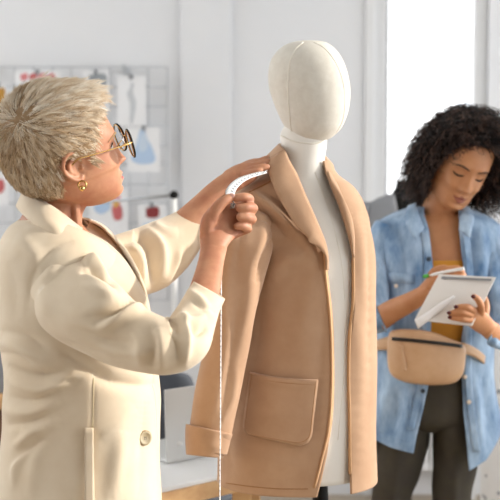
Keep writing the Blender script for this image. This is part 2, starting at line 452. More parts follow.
# near hand: palm, then thumb and four unequal fingers pinching the tape
wbody.append(ptube([(212, 250, 1.93, 12.5, .021), (216, 236, 1.95, 16, .021), (224, 222, 1.975, 19, .020), (234, 212, 1.99, 17, .018), (240, 206, 2.0, 12, .014)], n=5, nc=28, cap0=.3, cap1=.5))
wbody.append(ptube([(205, 238, 1.942, 6, .012), (209, 222, 1.945, 8.5, .015), (216, 212, 1.955, 8, .013)], n=5, nc=16, cap0=.6, cap1=.6))
wbody += [finger([(211, 224, 1.945, .0125), (216, 210, 1.945, .0115), (224, 201, 1.95, .0098), (231, 197.5, 1.958, .0078)]),
          finger([(232, 216, 1.985, .0115), (244, 205.5, 1.985, .0105), (249.5, 199.5, 1.975, .0092), (244, 197, 1.962, .0082), (236, 198, 1.957, .0072)]),
          finger([(236, 222, 1.985, .0112), (249, 212, 1.99, .0105), (253, 208, 1.975, .0092), (247, 207.5, 1.955, .0085), (240, 208, 1.95, .0075)]),
          finger([(234, 230, 1.98, .011), (248, 221.5, 1.99, .0100), (252, 219, 1.975, .009), (247, 217.5, 1.957, .0082), (240, 217, 1.95, .0074)]),
          finger([(228, 236, 1.97, .0105), (243, 230.5, 1.985, .0090), (248, 228.5, 1.972, .0082), (243, 226.5, 1.957, .0074), (237, 226, 1.952, .0066)])]
# far arm and hand laid over the jacket's shoulder
wbody.append(ptube([(112, 262, 2.10, 20, .04), (140, 256, 2.13, 22, .042), (172, 240, 2.17, 20, .038), (198, 215, 2.20, 16.5, .031), (214, 196, 2.215, 13, .026), (226, 185, 2.225, 11.5, .023), (238, 178, 2.235, 11.5, .022)], n=6, nc=28, close=True))
wbody.append(ptube([(230, 181, 2.232, 11.5, .020), (240, 176, 2.238, 12, .020), (250, 171.5, 2.243, 10.5, .019), (256, 169, 2.246, 7.5, .014)], n=5, nc=24, cap0=.5, cap1=.5))
wbody += [finger([(246, 166.5, 2.252, .0100), (257, 163.5, 2.256, .0096), (266, 159.5, 2.262, .0082), (272, 158, 2.27, .007)]),
          finger([(247, 169, 2.240, .0102), (257, 166, 2.238, .0096), (265, 162.5, 2.243, .0084), (270, 161.5, 2.25, .0072)]),
          finger([(247, 172, 2.228, .0100), (256, 169.5, 2.222, .0092), (263, 167.5, 2.223, .008), (267, 167, 2.226, .0068)]),
          finger([(244, 175, 2.222, .0092), (251, 173.5, 2.214, .0084), (257, 172, 2.211, .0072), (260, 171.5, 2.212, .006)]),
          finger([(238, 172, 2.262, .0115), (246, 166, 2.272, .0105), (254, 162.5, 2.28, .0088), (259, 161.5, 2.285, .0075)])]
def wregion(c):
    L = ((c-WP)@RW)/WS; x, y, z = L.T; z = np.where(z < 0, z/WLOW, z)
    lip = (x > .076) & (np.abs(y) < .023) & (z < -.0608-.46*np.abs(y)+.0012*np.cos(y*300)) & (z > -.0845+.52*np.abs(y))
    return np.where(lip, 1, 0)
wb = union('body', wbody, .0022, [M['skin'], M['lip']], woman, wregion, smooth=2)
# nails
def nail(p, d, wpx, m, parent, ang=0):
    V, Fc = ellipsoid(P(*p, d), (wpx/F*d, .0025, wpx/F*d*.75), Matrix.Rotation(R(ang), 3, 'Y')); mk('fingernail', V, Fc, m, parent)
nail((231.0, 196.5), 1.9525, 4.2, M['nail'], wb, -20)
# eyes, brows
for s in (-1, 1):
    V, Fc = ellipsoid(WT(WF_.p(s*.031, .001, -.0082)), (.0095,)*3); e = mk('eye', V, Fc, M['eye'], woman)
    V, Fc = ellipsoid(WT(WF_.p(s*.031, .001, -.0015)), (.0035, .0045, .0045), Matrix(RW.tolist())); mk('iris', V, Fc, M['iris'], e)
    V, Fc = wtube([WT(WF_.p(s*.015, .0185)), WT(WF_.p(s*.024, .022)), WT(WF_.p(s*.034, .0235)), WT(WF_.p(s*.045, .021)), WT(WF_.p(s*.053, .0165))], [.0014, .0022, .0022, .0018, .0008], nc=8); mk('eyebrow', V, Fc, M['brow'], woman)
    V, Fc = wtube([WT(WF_.p(s*.020, .002, .0005)), WT(WF_.p(s*.031, .0065, .002)), WT(WF_.p(s*.043, .003, .001))], [.0008, .0014, .0010], nc=6); mk('eyelashes', V, Fc, M['lash'], woman)
# ---- hair
def hairline(x, y, z):
    """inside the scalp's hair area (head space)"""
    lim = np.interp(z, [-.10, -.06, -.045, -.03, -.005, .02, .045, .065, .085, .1], [-.045, -.030, -.024, -.015, .030, .038, .040, .048, .060, .1])
    ok = x < lim
    ok &= ~((x > -.038) & (x < .018) & (z < .016) & (z > -.2) & (np.abs(y) > .04))          # ear
    ok &= z > -.050-.45*np.clip(-x-.03, 0, .03)
    ok &= ~((z < -.045) & (x > -.02))
    return ok
# cap
L = WV.copy(); nv = len(L); ins = hairline(L[:, 0], L[:, 1], L[:, 2])
fc = [f for f in WF if all(ins[i] for i in f)]
Nn = outward(L, vnormals(L, WF), L.mean(0))
lift = np.interp(L[:, 2], [-.1, -.05, .02, .09, .125], [.0015, .004, .013, .022, .021])*np.interp(L[:, 0], [-.1, -.05, .03, .075], [1.3, 1.1, .85, .4])
used = sorted({i for f in fc for i in f}); mp = {o: n for n, o in enumerate(used)}
hairm = mk('hair', WT((L+Nn*lift[:, None])[used]), [tuple(mp[i] for i in f) for f in fc], M['scalp'], woman)
areas = np.array([np.linalg.norm(np.cross(L[f[1]]-L[f[0]], L[f[2]]-L[f[0]])) for f in fc]); areas /= areas.sum()
items = []; CROWN = np.array([-.062, -.046, .090])
for fi in RNG.choice(len(fc), 3000, p=areas):
    f = fc[fi]; w = RNG.dirichlet(np.ones(len(f))); p = (L[list(f)]*w[:, None]).sum(0); n = (Nn[list(f)]*w[:, None]).sum(0); n /= np.linalg.norm(n)
    lf = np.interp(p[2], [-.1, -.05, .02, .09, .125], [.001, .003, .010, .018, .017])*np.interp(p[0], [-.1, -.05, .03, .075], [1.3, 1.1, .85, .5])
    t = p-CROWN; t = t-n*(t@n); t /= np.linalg.norm(t)+1e-6
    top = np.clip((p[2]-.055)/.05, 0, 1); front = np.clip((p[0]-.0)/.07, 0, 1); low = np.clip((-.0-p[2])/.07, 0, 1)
    t = t+np.array([.35*top, 0, -.35*low])+RNG.normal(0, .12, 3)
    if p[0] > .03 and p[2] < .06: t += np.array([.1, 0, -.9])
    t = t-n*(t@n); t /= np.linalg.norm(t)
    ln = (.022+.010*top+.010*top*front)*(1-.72*low)*RNG.uniform(.7, 1.25)
    up = .22+.25*top*front+.10*top
    if abs(p[1]) > .045 and .01 < p[2] < .045 and -.045 < p[0] < .03: ln *= .45
    if top*front > .35: up += RNG.uniform(0, .25)
    q = np.linspace(0, 1, 5)[:, None]
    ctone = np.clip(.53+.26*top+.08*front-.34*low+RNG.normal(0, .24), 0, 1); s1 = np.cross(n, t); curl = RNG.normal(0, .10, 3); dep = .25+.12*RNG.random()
    for _ in range(9):
        off = s1*RNG.normal(0, .0030)+t*RNG.normal(0, .003); l2 = ln*RNG.uniform(.85, 1.1)
        cur = p+n*lf*RNG.uniform(1.0, 1.25)+off*(1-.6*q)+l2*(q*t+n*(up*q-dep*q*q)+curl*q*q+RNG.normal(0, .03, 3)*q*q)
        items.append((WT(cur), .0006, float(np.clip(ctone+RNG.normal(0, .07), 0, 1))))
    continue
    cur = p+n*lf*1.15+ln*(q*t+n*(up*q-(.25+.12*RNG.random())*q*q)+RNG.normal(0, .03, 3)*q*q)
    tone = np.clip(.42+.30*top+.10*front-.30*low+RNG.normal(0, .22), 0, 1)
    items.append((WT(cur), .00075, tone))
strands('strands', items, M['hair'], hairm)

# ---- blazer
OPW = [(210, 44, 94), (218, 56, 94), (226, 79, 104), (233, 92, 111), (240, 104, 117), (260, 124, 130), (280, 138.5, 141), (300, 148, 149.5), (320, 152, 153.5), (335, 154, 154), (700, 166, 166)]
bl = rowloft(W_T, n=18, nc=250, opening=OPW)
V, Fc = bl
strokes = [([(-4, 352), (14, 356), (34, 366)], -4, 4), ([(30, 372), (52, 380), (80, 382)], -3.5, 5), ([(30, 398), (46, 392), (70, 376)], 4, 6), ([(20, 428), (38, 428), (60, 420)], 3, 6), ([(0, 331), (25, 338), (48, 352)], -5, 4.5), ([(0, 341), (25, 350), (50, 364)], 5, 7), ([(6, 366), (35, 376), (66, 372)], -4.5, 4), ([(10, 380), (35, 388), (70, 380)], 5, 6),
           ([(8, 396), (32, 400), (62, 388)], -4.5, 4), ([(6, 412), (35, 412), (60, 400)], 4.5, 6), ([(5, 425), (30, 422), (50, 412)], -3.5, 4), ([(14, 448), (30, 436), (46, 426)], 4, 5), ([(12, 462), (28, 450), (42, 440)], -4, 4), ([(14, 485), (18, 462), (34, 446)], 3.5, 4),
           ([(94, 374), (93, 400), (92, 430), (92, 470)], -.8, 2.0), ([(92, 376), (112, 382), (140, 386), (158, 384)], -5, 6), ([(60, 352), (80, 366), (110, 378)], -5, 6),
           ([(27, 312), (30, 285), (40, 262), (56, 246), (74, 240)], -2.5, 4), ([(98, 436), (115, 425), (136, 408)], 2, 8), ([(112, 500), (118, 460), (122, 430)], 3.5, 9), ([(140, 500), (143, 450), (146, 400)], -2.5, 8), ([(30, 500), (36, 460), (44, 440)], 2.5, 6),
           ([(14, 240), (30, 250), (40, 270)], 3, 9), ([(8, 260), (14, 290), (14, 320)], -2, 8)]
V = sculpt(V, Fc, strokes, wr=1.0, seed=1); W_SURF = Surf(V, Fc)
blazer = mk('blazer', V, Fc, M['cream'], woman, thick=.004, toff=-1)
# near sleeve
V, Fc = ptube([(52, 282, 1.852, 33, .062), (65, 293, 1.832, 41.5, .075), (88, 311, 1.80, 41, .077), (118, 331, 1.775, 35, .068), (147, 342, 1.745, 31, .06), (170, 346, 1.73, 27.5, .055), (184, 340, 1.735, 26, .05), (192, 324, 1.765, 24, .046), (201, 305, 1.80, 20.5, .041), (209.5, 290, 1.835, 18.5, .037)], n=14, nc=130, e=2.1, cap0=.62)
strokes = [([(80, 271), (92, 273), (106, 281), (118, 290)], -8, 3.2), ([(84, 261), (98, 263), (112, 273)], 7, 4.5), ([(92, 324), (112, 313), (133, 299)], -8, 3.2), ([(104, 327), (124, 318), (143, 305)], 5, 5), ([(80, 284), (98, 290), (116, 296)], 4, 5), ([(70, 328), (100, 338), (132, 344)], -3, 5), ([(150, 325), (156, 345), (152, 366)], -4, 4), ([(134, 330), (142, 346), (140, 364)], 3, 5), ([(78, 262), (90, 266), (104, 277), (124, 283)], -3.5, 3), ([(84, 255), (100, 262), (122, 276)], 6, 5), ([(80, 274), (96, 280), (118, 290)], 5, 5), ([(84, 319), (106, 312), (130, 299)], -4, 4), ([(96, 327), (118, 318), (140, 306)], 4, 7),
           ([(171, 330), (176, 342), (177, 360)], -5, 4.5), ([(156, 328), (162, 346), (162, 368)], 5, 6), ([(182, 312), (186, 335), (184, 362)], 6, 5), ([(188, 325), (198, 332), (208, 328)], -5, 3.5), ([(176, 318), (190, 322), (206, 316)], 4, 4),
           ([(60, 340), (92, 352), (130, 362)], -2.5, 4), ([(100, 350), (130, 352), (160, 350)], 3, 7), ([(54, 262), (46, 290), (46, 320)], 3.5, 8), ([(192, 300), (204, 308), (216, 312)], -3, 3), ([(100, 340), (120, 345), (136, 352)], -2.5, 4), ([(187, 290), (200, 300), (214, 318)], 3, 4)]
V = sculpt(V, Fc, strokes, wr=1.1, seed=2)
ns = mk('sleeve', V, Fc, M['cream'], blazer, thick=.004, toff=-1); sm_ = ns.modifiers.new('smooth', 'SMOOTH'); sm_.iterations = 1
# far sleeve
V, Fc = ptube([(92, 262, 2.07, 30, .06), (112, 266, 2.085, 31, .062), (135, 263, 2.11, 33, .06), (150, 258, 2.13, 33, .058), (168, 246, 2.16, 29, .05), (184, 232, 2.185, 23, .044), (197, 218.5, 2.205, 16.5, .036)], n=14, nc=110, e=2.1, cap0=.4)
strokes = [([(140, 236), (150, 252), (153, 285)], -8, 3.5), ([(146, 230), (160, 248), (162, 280)], 6, 5), ([(132, 246), (140, 262), (142, 292)], 6, 5), ([(122, 250), (126, 270), (130, 292)], -5, 4), ([(165, 284), (174, 266), (180, 250)], 5, 3.5), ([(172, 278), (182, 262), (190, 246)], -4, 3), ([(178, 272), (188, 256), (198, 242)], 4, 3), ([(154, 224), (164, 232), (178, 232)], 4, 5), ([(118, 246), (130, 240), (144, 238)], -4, 4)]
V = sculpt(V, Fc, strokes, wr=1.0, seed=3)
mk('sleeve', V, Fc, M['cream'], blazer, thick=.004, toff=-1)
# collar round the neck and lapels
S = W_SURF
A = [(82, 229, 1.90), (71, 221, 1.885), (58, 211, 1.88), (44, 202, 1.89), (30, 195, 1.93), (24, 191, 1.98), (34, 192, 2.03), (58, 202, 2.06), (80, 216, 2.06), (92, 227, 2.04)]
B = [(70, 247, 1.845), (61, 240, 1.832), (50, 235, 1.83), (36, 226, 1.85), (23, 214, 1.90), (17, 206, 1.98), (28, 207, 2.05), (52, 212, 2.10), (80, 222, 2.10), (96, 234, 2.07)]
V, Fc = strip(A, B, n=8, nx=9, bulge=.010); V = sculpt(V, Fc, [([(40, 222), (52, 228), (64, 238)], 2, 5)], wr=.5, seed=4)
mk('collar', V, Fc, M['cream'], blazer, thick=.005, toff=0)
A = [(82, 230, 1.905), (104, 241, 1.905), (122, 257, 1.90), (136, 278, 1.89), (148, 305, 1.885), (153, 335, 1.86)]
B = [(x, y, S.d(x, y)+(.004 if x < 100 else -.002)) for x, y in ((74, 241), (83, 253), (96, 266), (110, 284), (128, 308), (146, 337))]
V, Fc = strip(A, B, n=8, nx=9, bulge=.003); mk('lapel', V, Fc, M['cream'], blazer, thick=.003, toff=0)
A = [(91, 221, 1.995), (105, 232, 1.985), (119, 249, 1.965), (133, 275, 1.945), (148, 305, 1.93)]
B = [(84, 231, 1.955), (93, 246, 1.94), (105, 264, 1.925), (119, 288, 1.91), (138, 312, 1.90)]
V, Fc = strip(A, B, n=8, nx=7, bulge=-.004); mk('lapel', V, Fc, M['cream'], blazer, thick=.004, toff=0)
# shoulder seam, sleeve seam, pocket, button
def seam(name, pts, surf, r, m, parent, off=.001, n=6):
    a = cr(pts, n); w = [surf.p(x, y, off) for x, y in a]; V, Fc = wtube(np.array(w), r, nc=6, n=1); return mk(name, V, Fc, m, parent)
seam('side_seam', [(93.5, 378), (93, 405), (92.5, 428)], S, .0009, M['cream_dark'], blazer, off=.0002)
A = [(84.5, 428), (84.5, 450), (84.5, 480), (84.5, 510)]; B = [(93.5, 428), (93.5, 450), (93.8, 480), (94, 510)]
g = []
for (x0, y0), (x1, y1) in zip(cr(A, 4), cr(B, 4)):
    for t in np.linspace(0, 1, 5): g.append(S.p(x0+(x1-x0)*t, y0, .0075))
mk('pocket_welt', np.array(g), grid_faces(13, 5, wrap=False), M['cream'], blazer, thick=.007, toff=0, bevel=.002)
seam('pocket_seam', [(93, 428), (93.2, 460), (94, 505)], S, .0012, M['cream_dark'], blazer, off=.008)
c = S.p(145, 438, .004); nrm = np.array([.55, -.83, .05]); nrm /= np.linalg.norm(nrm)
q = Vector(nrm).to_track_quat('Z', 'Y').to_matrix()
prof = [(.0001, .0012), (.006, .0012), (.0085, .0022), (.0108, .0030), (.0122, .002), (.0124, 0), (.011, -.002), (.0001, -.002)]
V = np.array([[r*math.cos(a), r*math.sin(a), h] for r, h in prof for a in np.linspace(0, 2*math.pi, 32, endpoint=False)])@np.array(q).T+c
bt = mk('button', V, grid_faces(len(prof), 32), M['button'], blazer)
for a in range(4):
    dx = np.array([.0022*math.cos(a*math.pi/2+.8), .0022*math.sin(a*math.pi/2+.8), .0014])@np.array(q).T; V, Fc = ellipsoid(c+dx, (.0008,)*3, nu=8, nv=6); mk('button_hole', V, Fc, M['lash'], bt)
V = np.array([[.0126*math.cos(a)+.0009*math.cos(b)*math.cos(a), .0126*math.sin(a)+.0009*math.cos(b)*math.sin(a), .0009*math.sin(b)] for a in np.linspace(0, 2*math.pi, 32, endpoint=False) for b in np.linspace(0, 2*math.pi, 6, endpoint=False)])@np.array(q).T+c
mk('button_rim', V, grid_faces(33, 6)[:-6]+[(31*6+j, 31*6+(j+1) % 6, (j+1) % 6, j) for j in range(6)], M['brow'], bt)
# trousers and shoes (below the frame)
tr = rowloft([(560, -8, 158, 1.965, .155), (600, -8, 158, 1.965, .165), (680, -4, 154, 1.965, .165), (716, 10, 142, 1.965, .13)], inset=2, nc=48)
trousers = mk('trousers', *tr, M['trouser'], woman, thick=.003)
for hx, hd in ((62, 1.88), (92, 2.05)):
    mk('trouser_leg', *ptube([(hx, 650, hd, 50, .09), (hx+2, 780, hd, 40, .075), (hx, 880, hd, 36, .065), (hx-2, 978, hd, 34, .06)], nc=32), M['trouser'], trousers, thick=.003)
    f = P(hx, 1003, hd); f[2] = 0
    V, Fc = join([ellipsoid(f+np.array([.06, .0, .045]), (.13, .047, .044)), boxv(f+np.array([-.06, -.04, .002]), f+np.array([.17, .04, .014]))]); mk('shoe', V, Fc, M['shoe'], woman)
# ---- glasses and earring
gl = empty('eyeglasses', WT((.105, 0, 0)), 'round black and gold eyeglasses worn by the blonde person', 'glasses')
def ring(c, r, tube, ax_y, ax_z, nn, n=40, k=8):
    V = []
    for a in np.linspace(0, 2*math.pi, n, endpoint=False):
        o = ax_y*math.cos(a)+ax_z*math.sin(a)
        for b in np.linspace(0, 2*math.pi, k, endpoint=False): V.append(c+o*(r+tube*math.cos(b))+nn*tube*math.sin(b))
    V = np.array(V); Fc = [(i*k+j, i*k+(j+1) % k, ((i+1) % n)*k+(j+1) % k, ((i+1) % n)*k+j) for i in range(n) for j in range(k)]
    return V, Fc
gm, nt, b = newmat('spectacle_lens'); b.inputs['Base Color'].default_value = (1, .97, .95, 1); b.inputs['Roughness'].default_value = .03; b.inputs['Transmission Weight'].default_value = 1; b.inputs['IOR'].default_value = 1.02
for s in (-1, 1):
    c = np.array([.115, s*.033, -.004]); an = R(s*6); ay = np.array([-math.sin(an), math.cos(an), 0]); nn = np.array([math.cos(an), math.sin(an), 0])
    D = lambda v: v@RW.T*WS
    mk('rim', *ring(WT(c), .0262, .0019, D(ay), D(np.array([0, 0, 1.])), D(nn)), M['black'], gl)
    mk('rim_wire', *ring(WT(c-nn*.0016), .0252, .0010, D(ay), D(np.array([0, 0, 1.])), D(nn)), M['gold'], gl)
    V = np.array([WT(c+h*nn+r*(ay*math.cos(a)+np.array([0, 0, 1.])*math.sin(a))) for r, h in ((.0001, .0008), (.0257, .0004), (.0257, -.0004), (.0001, -.0004)) for a in np.linspace(0, 2*math.pi, 32, endpoint=False)])
    mk('lens', V, grid_faces(4, 32), gm, gl)
    V, Fc = wtube([WT((.113, s*.057, .004)), WT((.104, s*.067, .006)), WT((.080, s*.077, .008)), WT((.030, s*.088, .012)), WT((0, s*.092, .014)), WT((-.014, s*.092, .006))], [.0016, .0017, .0013, .0012, .0014, .0016], nc=8); mk('temple', V, Fc, M['gold'], gl)
    V, Fc = wtube([WT((.112, s*.014, -.006)), WT((.104, s*.011, -.010)), WT((.099, s*.011, -.016))], .0011, nc=6); mk('nose_pad', V, Fc, M['gold'], gl)
V, Fc = wtube([WT((.116, -.010, .002)), WT((.119, 0, .006)), WT((.116, .010, .002))], .0014, nc=8); mk('bridge', V, Fc, M['gold'], gl)
ec = WT((-.004, -.084, -.040))
er = empty('earring', ec, 'small gold ball earring in the ear of the blonde person', 'earring')
mk('hoop', *ring(ec, .0068, .0016, np.array([1., .1, 0]), np.array([0, 0, 1.]), np.array([-.1, 1., 0])), M['gold'], er)
V, Fc = ellipsoid(ec+np.array([0, -.003, -.006]), (.0052,)*3); mk('ball', V, Fc, M['gold'], er)
# ================================================================== MANNEQUIN
MD = 2.30
mb = P(305, 330, MD+.03); mb[2] = 0
man = empty('dress_form', mb, 'linen covered tailor mannequin with a faceless head, dressed in the open tan jacket', 'mannequin')
HR = [(41.2, 301, 316, MD, .016), (43, 291, 326, MD, .036), (46.5, 283, 332, MD, .05), (52, 276.5, 337.5, MD, .064), (60, 271, 342.5, MD, .076), (70, 268.5, 346.5, MD, .083), (80, 268, 349, MD, .086), (90, 269.5, 350.3, MD, .086), (100, 272.8, 350, MD-.002, .083), (110, 276.5, 348.5, MD-.004, .078), (120, 281, 345.5, MD-.006, .070), (128, 285.5, 341.5, MD-.009, .061), (134, 290, 336, MD-.012, .05), (138.5, 296, 330, MD-.015, .036), (141.5, 304, 322, MD-.018, .018)]
hv = rowloft(HR, n=6, nc=72, e=2.05, close=True)
hd = mk('head', *hv, M['linen'], man, subsurf=1)
HS = Surf(*hv)
seam('head_seam', [(303, 42.5), (296, 49), (290.5, 60), (288, 76), (288, 95), (289.5, 115), (291.5, 133)], HS, .0017, M['linen_seam'], hd, off=-.0004, n=8)
seam('head_seam', [(313, 42), (324, 48), (334, 60), (341, 75), (344.5, 92), (344.5, 108), (342, 122), (336, 133)], HS, .0014, M['linen_seam'], hd, off=-.0004, n=8)
NR = [(122, 287, 325, MD, .040), (134, 280.5, 327, MD, .046), (146, 281, 326.5, MD, .048), (158, 282, 325, MD, .048), (170, 281, 326, MD, .05), (180, 275, 329, MD, .055), (190, 266, 336, MD, .066), (204, 255, 346, MD, .082), (225, 244, 362, MD, .103), (255, 240, 367, MD, .112), (300, 236, 369, MD, .114), (350, 234, 370, MD, .120), (400, 232, 370, MD, .124), (440, 230, 368, MD, .128), (471, 232, 366, MD, .126)]
bv = rowloft(NR, n=6, nc=80, e=2.15, close=True)
bust = mk('torso', *bv, M['linen_torso'], man)
seam('neck_seam', [(281, 135.5), (290, 140), (303, 143), (316, 143.3), (326, 140)], Surf(*rowloft(NR, n=6, nc=80, e=2.15, inset=-1.2, tin=-.001)), .0014, M['linen_seam'], bust, off=0, n=6)
seam('chest_seam', [(315, 172), (330, 215), (341, 260), (345, 310), (344, 370), (338, 440)], Surf(*bv), .0009, M['linen_seam'], bust, off=0)
cx = P(312, 470, MD)
V, Fc = wtube([cx+np.array([.0, 0, .06]), cx+np.array([.02, 0, -.1]), np.array([cx[0]+.02, cx[1], .04])], .017, nc=20); mk('pole', V, Fc, M['black'], man)
st = np.array([cx[0]+.02, cx[1], 0])
prof = [(.001, 0), (.17, 0), (.175, .008), (.165, .018), (.05, .03), (.025, .06), (.001, .06)]
mk('stand_base', np.array([st+np.array([r*math.cos(a), r*math.sin(a), h]) for r, h in prof for a in np.linspace(0, 2*math.pi, 40, endpoint=False)]), grid_faces(len(prof), 40), M['black'], man)
# ---- jacket on the form
jb = P(300, 470, MD)
JR = [(161, 274, 330, MD, .050), (168, 270, 333, MD, .058), (176, 257, 339, MD, .070), (184, 243, 351, MD, .084), (192, 235, 358.5, MD, .096), (204, 231, 365, MD, .108), (222, 230, 369, MD, .118), (250, 230, 373.5, MD, .125), (300, 229, 376, MD, .125), (350, 225, 376.5, MD, .127), (400, 222, 376, MD, .132), (450, 219, 376, MD, .138), (479, 217, 377.2, MD, .142)]
OP = [(150, 284, 322), (172, 294, 326), (190, 301, 333), (204, 306, 339), (225, 316, 346), (245, 326, 352), (262, 326, 354), (300, 330, 354), (335, 331.5, 350), (380, 332, 349), (410, 331, 350), (440, 327, 351), (465, 321, 351), (490, 314, 351), (510, 309, 351)]
jv = rowloft(JR, n=16, nc=280, e=2.15, opening=OP)
strokes = [([(254, 193), (272, 208), (294, 229)], 8, 3.6), ([(256, 206), (268, 217), (286, 236)], -4, 4), ([(262, 190), (280, 200), (296, 214)], -3, 4), ([(292, 228), (305, 240), (316, 258)], 3, 6), ([(262, 268), (272, 250), (292, 240)], -2, 5), ([(268, 280), (284, 262), (306, 256)], 4, 8), ([(318, 260), (306, 300), (302, 360)], 1.5, 10),
           ([(325, 300), (322, 350), (314, 440)], -2.5, 6), ([(262, 300), (258, 340), (250, 400)], -3, 6), ([(356, 210), (362, 260), (364, 330)], 2.5, 6), ([(368, 220), (369, 280), (370, 400)], -2, 4), ([(240, 455), (262, 462), (300, 470)], 1.5, 8), ([(352, 300), (360, 360), (358, 470)], 2.5, 8), ([(232, 470), (228, 440), (236, 410)], -2.5, 5)]
V = sculpt(jv[0], jv[1], strokes, wr=1.0, seed=5); jv = (V, jv[1]); JS = Surf(*jv)
jacket = empty('jacket', jb, 'tan single-layer jacket with rolled cuffs and a patch pocket, worn by the mannequin', 'jacket')
mk('jacket_body', *jv, M['tan'], jacket, thick=.004, toff=-1)
# sleeve near
sv = ptube([(255, 220, 2.215, 19, .036), (251, 230, 2.195, 24, .046), (246, 246, 2.175, 27, .054), (240, 272, 2.165, 25.5, .054), (234, 302, 2.155, 23.5, .052), (226, 350, 2.145, 22.5, .048), (217, 395, 2.145, 22.5, .048), (209.5, 436, 2.145, 21.5, .047), (207, 452, 2.145, 20.5, .046)], n=14, nc=120, e=2.1, cap0=.5)
strokes = [([(262, 214), (262, 240), (256, 268)], 4, 6), ([(276, 236), (264, 256), (257, 285)], -5, 5), ([(250, 212), (240, 240), (234, 280)], -3, 6), ([(232, 250), (226, 290), (222, 330)], 3, 6), ([(252, 260), (248, 300), (240, 350)], 3, 6), ([(240, 300), (232, 350), (224, 410)], -3, 5), ([(228, 330), (222, 370), (212, 420)], 2, 5), ([(222, 420), (232, 400), (238, 370)], 2.5, 4)]
V = sculpt(sv[0], sv[1], strokes, wr=1.0, seed=6)
sl = mk('sleeve', V, sv[1], M['tan'], jacket, thick=.004, toff=-1); SLS = Surf(V, sv[1])
cv = ptube([(209.3, 429, 2.145, 22.4, .050), (207.8, 436, 2.145, 21.6, .050), (206, 446, 2.145, 19.5, .047), (205, 456, 2.145, 17.5, .044)], n=5, nc=48, e=2.2)
cuff = mk('cuff', sculpt(*cv, [([(190, 440), (205, 444), (222, 446)], 2, 5), ([(222, 434), (224, 445), (222, 455)], -3, 3)], wr=.8, seed=8), cv[1], M['tan'], sl, thick=.006, toff=0)
seam('sleeve_seam', [(249.5, 192), (262, 186), (271, 181)], JS, .0013, M['tan_stitch'], jacket, off=.0005)
# far sleeve, hanging behind the front panel
sv = ptube([(350, 204, 2.36, 12, .04), (358, 224, 2.365, 12, .05), (360, 270, 2.37, 12, .05), (360, 340, 2.37, 13, .048), (358, 400, 2.37, 14, .047), (356, 440, 2.37, 14, .046)], n=6, nc=40, cap0=.8)
mk('sleeve', *sv, M['tan'], jacket, thick=.004)
# shawl-notch lapel and collar, viewer's left
dj = lambda x, y, o: (x, y, JS.d(x, y)-o)
A = [(285, 150, MD-.055), (289, 160, MD-.064)]+[dj(x+1.2, y, .004) for x, y in ((296, 175), (303, 192), (310, 208), (315, 220), (320, 232), (324, 243), (326.5, 256), (327, 270))]
B = [(268, 160, MD-.050), (268.5, 172, MD-.075)]+[dj(x, y, .017) for x, y in ((276, 192), (286, 210), (297, 227), (307, 237), (309, 242), (318, 247), (325.5, 256), (326, 270))]
V, Fc = strip(A, B, n=8, nx=9, bulge=.006)
lap = mk('lapel', V, Fc, M['tan'], jacket, thick=.004, toff=0)
# collar wrapping behind the neck
A = [(285, 150, MD-.055), (281, 146, MD-.03), (279, 144.5, MD+.005), (286, 143.5, MD+.045), (303, 144, MD+.064), (318, 149, MD+.05), (325, 158, MD+.01), (326, 168, MD-.035)]
B = [(268, 160, MD-.050), (267, 158, MD-.02), (269, 155, MD+.02), (282, 152, MD+.07), (304, 153, MD+.09), (324, 158, MD+.075), (333, 166, MD+.02), (333, 176, MD-.03)]
V, Fc = strip(A, B, n=7, nx=7, bulge=.006); mk('collar', V, Fc, M['tan'], jacket, thick=.004, toff=0)
# right lapel
A = [(326, 168, MD-.035)]+[(x, y, JS.d(x+1, y)-.004) for x, y in ((331, 183), (337, 198), (342, 213), (348, 232), (353, 255))]
B = [(333, 176, MD-.03)]+[(x, y, JS.d(min(x, 366), y)-o) for x, y, o in ((340, 192, .010), (347, 207, .010), (352, 221, .008), (354, 238, .006), (353.6, 257, .004))]
V, Fc = strip(A, B, n=7, nx=7, bulge=.004); mk('lapel', V, Fc, M['tan'], jacket, thick=.004, toff=0)
# facing turned out along the left front edge, from the lapel to the hem
A = [(x, y, JS.d(x-2, y)-.003) for x, y in ((324, 250), (325, 275), (329, 310), (331, 345), (331, 390), (328, 430), (320, 465), (314, 488))]
B = [(a[0]+2.5, a[1], a[2]+.014) for a in A]
V, Fc = strip(A, B, n=6, nx=4, bulge=.002); mk('front_edge', V, Fc, M['tan_in'], jacket, thick=.003, toff=0)
A = [(x, y, JS.d(x+1.5, y)-.002) for x, y in ((354, 258), (354, 300), (350.5, 335), (349.5, 380), (350.5, 420), (351, 474))]
V, Fc = strip(A, [(a[0]-2, a[1], a[2]+.010) for a in A], n=6, nx=4, bulge=.001); mk('front_edge', V, Fc, M['tan_in'], jacket, thick=.003, toff=0)
seam('hem_stitching', [(226, 483), (250, 486.5), (280, 489), (308, 489)], JS, .0009, M['tan_stitch'], jacket, off=.0004)
